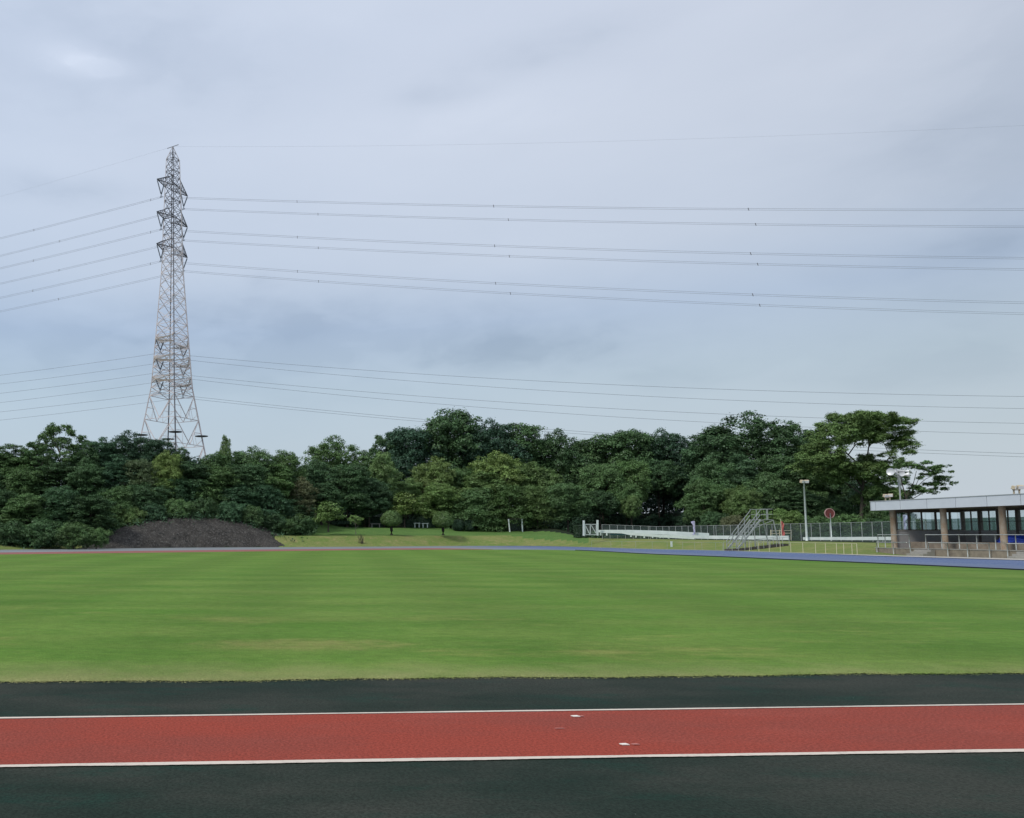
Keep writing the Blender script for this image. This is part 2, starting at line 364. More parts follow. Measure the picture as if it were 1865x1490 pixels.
us = np.concatenate([np.linspace(-2500, -300, 23)[:-1], np.linspace(-300, 1900, 221), np.linspace(1900, 6000, 42)[1:]])
ys = [-60, -5, 2, 6, 10, 20, 30, 35] + list(np.arange(38, 150, 1.2)) + [155, 162, 170, 180, 195, 215, 250, 300, 400, 600, 900, 1500, 3000]
vv, ff, mi = [], [], []
for y in ys:
    for u in us:
        yy = y if y > 0 else y; x = (u - PX) / F * max(y, 25) if y < 25 else (u - PX) / F * y
        vv.append((x, y, (tz(x, y) if y > 25 else 0) - .03))
nu = len(us)
for j in range(len(ys) - 1):
    for i in range(nu - 1):
        ff.append((j * nu + i, j * nu + i + 1, (j + 1) * nu + i + 1, (j + 1) * nu + i))
        u = (us[i] + us[i + 1]) / 2; y = (ys[j] + ys[j + 1]) / 2; s = y - yout(u)
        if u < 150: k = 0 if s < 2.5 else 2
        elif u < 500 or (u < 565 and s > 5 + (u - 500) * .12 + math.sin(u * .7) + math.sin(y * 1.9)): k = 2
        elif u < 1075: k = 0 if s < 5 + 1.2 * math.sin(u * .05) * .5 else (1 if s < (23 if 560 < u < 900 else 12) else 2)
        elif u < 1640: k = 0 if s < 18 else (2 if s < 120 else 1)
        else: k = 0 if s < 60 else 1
        mi.append(k)
me = bpy.data.meshes.new('ground'); me.from_pydata(vv, [], ff)
for mm in (M_BANK, M_LAWN, M_LITTER): me.materials.append(mm)
me.polygons.foreach_set('material_index', mi); me.polygons.foreach_set('use_smooth', [True] * len(ff)); me.update()
o = bpy.data.objects.new('ground', me); C.objects.link(o); tag(o, kind='structure')

def strip(name, A, B, z, m):
    mb = MB()
    for i in range(len(A) - 1):
        mb.quad((A[i].x, A[i].y, z), (A[i + 1].x, A[i + 1].y, z), (B[i + 1].x, B[i + 1].y, z), (B[i].x, B[i].y, z))
    return tag(mb.build(name, m), kind='structure')
def line_pts(uv0, uv1, ext=60, n=60, wob=0, seed=0):
    p, q = G(*uv0), G(*uv1); d = (q - p).normalized(); rng = random.Random(seed)
    nrm = Vector((-d.y, d.x, 0))
    a0, a1 = -ext, (q - p).length + ext; ph = [rng.uniform(0, 6) for _ in range(4)]
    res = []
    for i in range(n + 1):
        t = a0 + (a1 - a0) * i / n
        o_ = wob * (math.sin(t * 1.3 + ph[0]) + .6 * math.sin(t * 3.1 + ph[1]) + .4 * math.sin(t * 7.7 + ph[2]) + rng.uniform(-.5, .5))
        res.append(p + d * t + nrm * o_)
    return res
near_edge = line_pts((0, 1243), (1865, 1226), 14, 1800, .030, 3)
w_far = line_pts((0, 1307), (1865, 1282), 14, 1400, .003, 4); w_far2 = line_pts((0, 1309.2), (1865, 1284), 14, 1400, .0035, 5)
w_near = line_pts((0, 1393.5), (1865, 1364.8), 14, 1400, .0025, 6); w_near2 = line_pts((0, 1398.5), (1865, 1369.3), 14, 1400, .005, 7)
cam_side = [Vector((p.x, -6, 0)) for p in near_edge]
inset = [Vector((p.x, p.y + .15, 0)) for p in near_edge]
strip('dark_track', cam_side, inset, -.004, M_DARK)
strip('red_runway', w_near, w_far2, 0, M_RED)
strip('white_line', w_far2, w_far, .004, M_LINE); strip('white_line', w_near2, w_near, .004, M_LINE)
# the field: from the near edge to the inside of the far track
mb = MB(); innr = IN_P
fx = [p for p in innr]
grid = []
for p in near_edge[::6]:
    grid.append(p)
mb.v = [(p.x, p.y, .006) for p in near_edge]
n0 = len(near_edge); poly = list(range(n0))
tail = list(reversed([p for p in innr if p.y > 9.5]))
mb.v += [(p.x, p.y, .006) for p in tail]; poly += list(range(n0, n0 + len(tail)))
mb.f = [tuple(poly)]
fo = mb.build('grass_field', M_FIELD); tag(fo, kind='structure')
import bmesh
bm = bmesh.new(); bm.from_mesh(fo.data); bmesh.ops.triangulate(bm, faces=bm.faces[:]); bm.to_mesh(fo.data); bm.free()
# far track
strip('running_track', IN_P, OUT_P, .004, M_BLUE)
def blend(A, B, k): return [a + (b_ - a) * k for a, b_ in zip(A, B)]
M_REDF = mat('red_inner_lane', (.27, .085, .078), .8, .2, vary=(.24, .11, .10), scale=.8)
rl = [i for i, p in enumerate(IN_P) if uang(p) < 905 and p.y > 30]
strip('red_inner_lane', [IN_P[i] for i in rl], [IN_P[i] + (OUT_P[i] - IN_P[i]) * (.34 if uang(IN_P[i]) < 780 else .34 * (905 - uang(IN_P[i])) / 125 + .02) for i in rl], .010, M_REDF)
M_FLINE = mat('faded_lane_paint', (.55, .52, .58), .7, .3)
ln = [i for i, p in enumerate(IN_P) if uang(p) > 1040]
for k0, wv in ((.035, .22), (.30, .05), (.43, .05), (.56, .05), (.69, .05), (.82, .05), (.95, .06)):
    A = [IN_P[i] + (OUT_P[i] - IN_P[i]) * k0 for i in ln]; Bv = [a + (OUT_P[i] - IN_P[i]).normalized() * wv for a, i in zip(A, ln)]
    strip('lane_line', A, Bv, .012, M_FLINE)
M_KERB = mat('dark_drain_kerb', (.02, .025, .035), .8, .2)
kb = MB()
for i, j in zip(ln[:-1], ln[1:]):
    a, c2 = IN_P[i], IN_P[j]; kb.bar(a + Vector((0, 0, .03)), c2 + Vector((0, 0, .03)), .22, .06)
tag(kb.build('track_kerb', M_KERB), kind='structure')
M_CURB = mat('pale_edge_kerb', (.48, .47, .44), .9, .2, vary=(.38, .36, .33), scale=.5)
kc = [i for i, p in enumerate(OUT_P) if uang(p) > 900 and p.y > 12]
A = [OUT_P[i] for i in kc]; Bv = []
for i in kc:
    tg = (OUT_P[min(i + 1, len(OUT_P) - 1)] - OUT_P[i - 1]).normalized(); nn_ = Vector((-tg.y, tg.x, 0))
    if nn_.dot(OUT_P[i] - Vector((15, 50, 0))) < 0: nn_ = -nn_
    Bv.append(OUT_P[i] + nn_ * interp(uang(OUT_P[i]), [(900, .5), (1480, .7), (1600, 2.6), (1900, 3.4)]))
strip('paved_edge', A, Bv, .03, M_CURB)
# white take-off markers on the runway
def marker(u, v, w, d, m, name, label, cat='marking'):
    p = G(u, v); t = thing(name, label, cat, (p.x, p.y, 0))
    mb = MB(); s = .01
    mb.v = [(p.x - w / 2, p.y + d * .3, .004), (p.x + w * .3, p.y + d * .5, .004), (p.x + w / 2, p.y - d * .4, .004), (p.x - w * .3, p.y - d * .45, .004)]
    mb.v += [(x, y, s) for x, y, z in mb.v]; mb.f = [(0, 3, 2, 1), (4, 5, 6, 7), (0, 1, 5, 4), (1, 2, 6, 5), (2, 3, 7, 6), (3, 0, 4, 7)]
    C.objects.unlink(t); bpy.data.objects.remove(t)
    o = mb.build(name, m); return tag(o, label, cat)
M_TAPEF = mat('faded_tape', (.42, .17, .15), .8, .2)
M_TAPE = mat('white_tape', (.78, .74, .68), .7, .3)
marker(1048, 1305.6, .07, .05, M_TAPE, 'tape_mark', 'small white tape mark on the red runway near its far white line', 'tape mark')
marker(1137, 1357, .065, .045, M_TAPE, 'tape_mark', 'white tape mark on the red runway closer to the near white line', 'tape mark')
marker(1059, 1305.6, .045, .03, M_TAPEF, 'faded_tape_mark', 'faint pinkish mark just right of the white mark by the far line', 'tape mark')
marker(1157, 1357, .06, .03, M_TAPEF, 'faded_tape_mark', 'faint pinkish mark just right of the white mark by the near line', 'tape mark')
marker(1019, 1328, .08, .015, M_TAPEF, 'faded_tape_mark', 'faint pink line in the middle of the red runway', 'tape mark')
def flat_on_ground(u, v, w, d, z=.03):
    return G(u, v)
# real grass blades along the near edge of the field
rng = np.random.default_rng(5)
n = 60000
idx = rng.random(n) * (len(near_edge) - 2); i0 = idx.astype(int); fr = idx - i0
NE = np.array([(p.x, p.y) for p in near_edge]); base = NE[i0] * (1 - fr[:, None]) + NE[i0 + 1] * fr[:, None]
off = rng.exponential(.28, n) - .05 - .07 * (rng.random(n) < .25)
base[:, 1] += off
sel = (base[:, 0] > -9) & (base[:, 0] < 18) & (off < 7); base = base[sel]; off = off[sel]; n = len(base)
hgt = rng.uniform(.004, .015, n) * np.where(off < .12, 1.2, .9); ang = rng.random(n) * 6.283; wdt = rng.uniform(.002, .0045, n)
lean = rng.normal(0, .028, (n, 2))
v0 = np.stack([base[:, 0] - np.cos(ang) * wdt, base[:, 1] - np.sin(ang) * wdt, np.full(n, .004)], 1)
v1 = np.stack([base[:, 0] + np.cos(ang) * wdt, base[:, 1] + np.sin(ang) * wdt, np.full(n, .004)], 1)
v2 = np.stack([base[:, 0] + lean[:, 0], base[:, 1] + lean[:, 1], hgt], 1)
def raw_mesh(name, verts, nper, m, cols=None):
    nf = len(verts) // nper; me = bpy.data.meshes.new(name)
    me.vertices.add(len(verts)); me.vertices.foreach_set('co', verts.astype(np.float32).ravel())
    me.loops.add(len(verts)); me.loops.foreach_set('vertex_index', np.arange(len(verts), dtype=np.int32))
    me.polygons.add(nf); me.polygons.foreach_set('loop_start', np.arange(0, len(verts), nper, dtype=np.int32)); me.polygons.foreach_set('loop_total', np.full(nf, nper, dtype=np.int32))
    me.materials.append(m); me.update(calc_edges=True); return me
b = NB('grass_blades', .9, .1)
edge = b.math('ADD', b.xyz(1), b.math('MULTIPLY', b.noise(1.4), 1.6))
c = b.mix(b.range(edge, 9.6, 10.7, .9, 0), b.mix(b.range(b.noise(.55, (.22, 1, 1), 6), .38, .64), (.10, .195, .032), (.15, .23, .05)), (.40, .38, .18))
r = b.t.nodes.new('ShaderNodeMapRange'); r.inputs[3].default_value = .6; r.inputs[4].default_value = 1.4; b.t.links.new(b.geo.outputs['Random Per Island'], r.inputs[0])
M_BLADE = b.done(b.scale(c, r.outputs[0]))
me = raw_mesh('grass', np.stack([v0, v1, v2], 1).reshape(-1, 3), 3, M_BLADE)
o = bpy.data.objects.new('grass', me); C.objects.link(o); tag(o, 'short grass fringing the near edge of the green field', 'grass', kind='stuff')

# distant hills seen past the pavilion and between the trees
M_HILL = mat('hill_woods', (.05, .085, .07), .95, .05, vary=(.035, .065, .055), scale=.03, bump=1, bscale=.05)
mb = MB(); rr = random.Random(4); hv = []
for i in range(81):
    u = -1200 + i * 60; Y = 900
    h = (1490 / 1490) * (20 + 10 * math.sin(i * .31) + 6 * math.sin(i * .83 + 1) + rr.uniform(-1.5, 1.5)) * (1.0 if u > 1000 else .6) + 6
    x = (u - PX) / F * Y
    mb.v += [(x, Y, -1), (x * 1.01, Y + 60, h * .6), (x * 1.05, Y + 160, h), (x * 1.3, Y + 500, -1)]
for i in range(80):
    for k in range(3): mb.f.append((i * 4 + k, (i + 1) * 4 + k, (i + 1) * 4 + k + 1, i * 4 + k + 1))
tag(mb.build('hills', M_HILL, smooth=True), kind='structure')

# dark earth cutting on the left
b = NB('earth_cutting', .95, .05)
c = b.mix(b.range(b.noise(.6, detail=7, rough=.7), .38, .62), (.052, .049, .046), (.082, .077, .071))
c = b.mix(b.range(b.noise(4.5, (1, 1, .5), 5, .85, (3, 0, 0)), .52, .62), c, (.17, .165, .155))
c = b.mix(b.range(b.noise(2.6, (1, 1, .3), 3, .7, (7, 3, 0)), .58, .7), c, (.035, .038, .038))
M_EARTH = b.done(c, b.noise(2.5, (1, 1, .5), 6, .75), 1, .4)
top = [(120, 998), (150, 992), (180, 979), (215, 964), (250, 954), (300, 946), (345, 943), (400, 946), (450, 956), (485, 967), (515, 981), (540, 994), (556, 999)]
mb = MB(); nU, nT = 110, 16; rr = random.Random(8)
for i in range(nU):
    u = 120 + 436 * i / (nU - 1); vt = interp(u, top); yb = yout(u) + .3
    for j in range(nT):
        k = j / (nT - 1); Y = yb + 7.5 * k
        zt = at(u, vt, yb + 5).z; z = zt * (1 - (1 - min(1, k * 1.35)) ** 1.7) + (0 if k < .75 else (k - .75) * 2)
        nz = .16 * math.sin(u * .11 + j * .9) + .1 * math.sin(u * .31 + j * 2.1) + rr.uniform(-.15, .15)
        mb.v.append(((u - PX) / F * Y + rr.uniform(-.05, .05), Y + nz * 1.2, max(-.05, z + nz * min(1, k * 4) * min(1, zt))))
for i in range(nU - 1):
    for j in range(nT - 1): mb.f.append((i * nT + j, (i + 1) * nT + j, (i + 1) * nT + j + 1, i * nT + j + 1))
tag(mb.build('earth_bank', M_EARTH, smooth=True), kind='structure')

# ------------------------------------------------------------------ trees
def leaf_cloud(name, lobes, n_sprig, size, seed, per=6, spread=.28, shell=(.80, 1.03), up=.5, sub=7):
    rng = np.random.default_rng(seed); lob = np.array(lobes, float); big = lob
    if sub:
        ss = []
        for q in lob:
            m = max(4, int(sub * (q[3] / .9) ** 1.3)); dd = rng.normal(size=(m, 3)); dd[:, 2] = np.abs(dd[:, 2]) * np.where(rng.random(m) < .30, -.8, 1); dd /= np.linalg.norm(dd, axis=1)[:, None]
            rr_ = q[3] * rng.uniform(.26, .46, m)
            for e, r3 in zip(dd, rr_): ss.append((*(q[:3] + e * q[3:6] * rng.uniform(.62, .98)), r3, r3, r3 * rng.uniform(.55, .8)))
            ss.append((*q[:3], q[3] * .72, q[4] * .72, q[5] * .72))
        lob = np.array(ss)
    area = (lob[:, 3] * lob[:, 4] + lob[:, 3] * lob[:, 5]) ; pr = area / area.sum()
    k = rng.choice(len(lob), n_sprig, p=pr); d = rng.normal(size=(n_sprig, 3)); d /= np.linalg.norm(d, axis=1)[:, None]
    d[:, 2] = np.where(d[:, 2] < -.15, d[:, 2] * rng.choice([1, -1], n_sprig, p=[.22, .78] if sub else [.45, .55]), d[:, 2])
    r = rng.uniform(shell[0], shell[1], n_sprig); r = np.where(rng.random(n_sprig) < .07, r * rng.uniform(1.05, 1.28, n_sprig), r); rough = 1 + .10 * np.sin(d[:, 0] * 7 + k) * np.cos(d[:, 2] * 6 + k * 2)
    cen = lob[k, :3] + d * lob[k, 3:6] * (r * rough)[:, None]
    nrm = d / lob[k, 3:6]; nrm /= np.linalg.norm(nrm, axis=1)[:, None]
    # drop sprigs buried deep inside another lobe
    keep = np.ones(n_sprig, bool)
    for q in big:
        dd = np.linalg.norm((cen - q[:3]) / q[3:6], axis=1); keep &= ~((dd < .62) & (rng.random(n_sprig) < .85))
    cen, nrm = cen[keep], nrm[keep]
    cen = np.repeat(cen, per, 0); nrm = np.repeat(nrm, per, 0); n = len(cen)
    cen = cen + rng.normal(0, spread, (n, 3)) * np.array([1, 1, .6])
    nn = nrm + rng.normal(0, .40, (n, 3)) + np.array([0, 0, up]); nn /= np.linalg.norm(nn, axis=1)[:, None]
    t1 = np.cross(nn, rng.normal(size=(n, 3))); t1 /= np.linalg.norm(t1, axis=1)[:, None]; t2 = np.cross(nn, t1)
    s = size * rng.uniform(.65, 1.35, n)[:, None]
    bend = nn * s * .12
    V = np.stack([cen - t1 * s * .5, cen + t2 * s * .3 - bend * .0, cen + t1 * s * .5 - bend, cen - t2 * s * .3], 1).reshape(-1, 3)
    return raw_mesh(name, V, 4, M_LEAF)
def trunk_mesh(lobes, H, r, seed, m, split=.35, nlimb=9, lean=0):
    rr = random.Random(seed); mb = MB(); top = Vector((lean, 0, H * .78)); pts = []; rad = []
    for i in range(9):
        k = i / 8; pts.append(Vector((lean * k * k + rr.uniform(-1, 1) * .012 * H * k, rr.uniform(-1, 1) * .012 * H * k, H * .80 * k))); rad.append(r * (1.25 if i == 0 else 1) * (1 - .82 * k))
    mb.tube(pts, rad, 8)
    ls = sorted(lobes, key=lambda q: -(q[3] * q[5]) + rr.random())[:nlimb]
    for q in ls:
        c_ = Vector(q[:3]); k = min(.9, max(split, (c_.z / H) * .72)); b0 = pts[min(7, int(k / .8 * 8) if k < .8 else 7)]
        mid = (b0 + c_) / 2 + Vector((rr.uniform(-.3, .3), rr.uniform(-.3, .3), .12 * H * rr.random() * .5))
        mid.z = max(mid.z, b0.z)
        mb.tube([b0, b0.lerp(mid, .5), mid, mid.lerp(c_, .6), c_ + Vector((0, 0, q[5] * .3))], [r * .42, r * .36, r * .28, r * .18, r * .06], 6)
        for _ in range(3):
            e = c_ + Vector((rr.uniform(-1, 1) * q[3], rr.uniform(-1, 1) * q[4], rr.uniform(-.2, .8) * q[5])) * .8
            mb.tube([mid.lerp(c_, .6), (mid.lerp(c_, .6) + e) / 2 + Vector((0, 0, .15)), e], [r * .15, r * .09, r * .03], 5)
    me = bpy.data.meshes.new('trunk'); me.from_pydata(mb.v, [], mb.f); me.materials.append(m)
    for p in me.polygons: p.use_smooth = True
    return me
def billow(seed, W_, H_, z0, n, rmin, rmax, squash=.75, top=1.0, core=True):
    """lobes on and inside an egg-shaped envelope, crown from z0*H to H"""
    rr = random.Random(seed); L_ = []; zc = (z0 + (1 - z0) * .48) * H_; rz = (1 - z0) * H_ * .5
    if core: L_ += [(0, 0, zc, W_ * .26, W_ * .26, rz * .6), (0, 0, zc + rz * .3, W_ * .18, W_ * .18, rz * .4)]
    for i in range(n):
        k = (i + .5) / n; ph = i * 2.39996 + rr.uniform(-.35, .35); cz = 1 - 2 * k * .93 + rr.uniform(-.07, .07); cz = max(-1, min(1, cz))
        sr = math.sqrt(max(0, 1 - cz * cz)); wob = rr.uniform(.66, 1.16)
        r = rr.uniform(rmin, rmax) * W_
        rad = (W_ * .5 - r * .75) * wob
        x, y = math.cos(ph) * sr * rad, math.sin(ph) * sr * rad
        z = zc + cz * (rz - r * squash * .8) * rr.uniform(.9, 1.08)
        L_.append((x, y, z, r, r, r * squash * rr.uniform(.85, 1.15)))
    return L_
def layered(seed, W_, H_, z0, n):
    rr = random.Random(seed); L_ = []
    for i in range(n):
        k = i / (n - 1); z = H_ * (z0 + (.95 - z0) * k); ph = i * 2.4 + rr.random(); rad = W_ * .5 * (1 - .62 * k ** 1.4) * rr.uniform(.45, .8)
        r = W_ * rr.uniform(.17, .28) * (1 - .3 * k)
        L_.append((math.cos(ph) * rad, math.sin(ph) * rad, z, r * 1.2, r * 1.2, r * rr.uniform(.26, .4)))
    L_.append((0, 0, H_ * .55, W_ * .22, W_ * .22, H_ * .25))
    return L_
PROTO = {}
def proto(key, lobes, W_, H_, nspr, leaf, seed, bark=None, tr=.2, **k):
    PROTO[key] = (leaf_cloud('crown', lobes, nspr, leaf, seed, **k), trunk_mesh(lobes, H_, tr, seed, bark or M_BARK), W_, H_)
for i in range(4): proto('A%d' % i, billow(20 + i, 8.5, 10.5, .14, 24, .13, .25), 8.5, 10.5, 10500, .20, 60 + i, spread=.15)
for i in range(2): proto('E%d' % i, billow(140 + i, 8, 11, .40, 20, .13, .22), 8, 11, 7500, .20, 145 + i, spread=.15)
for i in range(3): proto('B%d' % i, billow(40 + i, 6.5, 11.5, .12, 26, .12, .26, .9), 6.5, 11.5, 9200, .195, 70 + i, spread=.14)
for i in range(3): proto('C%d' % i, layered(50 + i, 9, 9, .22, 26), 9, 9, 6600, .205, 80 + i, shell=(.6, 1.08), spread=.15, up=1.0, sub=5)
for i in range(2): proto('D%d' % i, billow(90 + i, 7, 11, .25, 30, .085, .15, .8, core=False), 7, 11, 3900, .21, 95 + i, spread=.14)
proto('S0', layered(101, 3.2, 3.8, .42, 11), 3.2, 3.8, 620, .2, 120, bark=M_BARK, tr=.09, spread=.2)
proto('S1', billow(103, 2.6, 3.0, .42, 8, .13, .2, .75, core=False), 2.6, 3.0, 240, .19, 121, bark=M_BARKL, tr=.06, spread=.12)
proto('H0', billow(130, 5, 3.4, .0, 22, .16, .24, .7), 5, 3.4, 4800, .15, 131, tr=.12, spread=.1)

COL = dict(dark=(.068, .130, .056), mid=(.098, .175, .064), lit=(.142, .228, .076), yel=(.165, .24, .074), blue=(.044, .092, .052), brown=(.125, .14, .068), olive=(.092, .135, .060), teal=(.066, .138, .066))  # blue: near-black shade of the hollows put into the leaf colour
WOOD = 'trees of the wood behind the field'; GL_ = 'shrubs at the foot of the wood'
rt = random.Random(77)
def tree(u, vt, wpx, Y, key, col, label, name='tree', group=WOOD, base_v=None, cat='tree', sink=0, hscale=None):
    crown, trunk, W_, H_ = PROTO[key]
    if base_v is None:
        if 560 <= u < 1062 and Y < 136: Y += 13
        elif 180 < u < 560: Y = max(Y, yout(u) + (9.5 + (Y - 100) * .35 if group == WOOD else 7.2))
    p = place(u, Y)
    if base_v is not None: p = at(u, base_v, Y)
    zt = at(u, vt, Y).z; hh = (zt - p.z) * 1.02; ww = wpx * Y / F
    if group == WOOD and Y > 129 and vt < 812: ww *= 1.28
    if group == GL_ and hh < ww * .75: hh = ww * .75; p.z = zt - hh
    if group == WOOD and hh < ww * .98: hh = ww * .98; p.z = zt - hh
    r = thing(name, label, cat, (p.x, p.y, p.z - sink), group)
    r.scale = (ww / W_, ww / W_, hh / H_); r.rotation_euler = (0, 0, rt.uniform(0, 6.28))
    c_ = bpy.data.objects.new('crown', crown); C.objects.link(c_); c_.parent = r
    k = rt.uniform(.88, 1.14); c_.color = (COL[col][0] * k, COL[col][1] * k, COL[col][2] * rt.uniform(.9, 1.1) * k, 1)
    t_ = bpy.data.objects.new('trunk', trunk); C.objects.link(t_); t_.parent = r
    return r
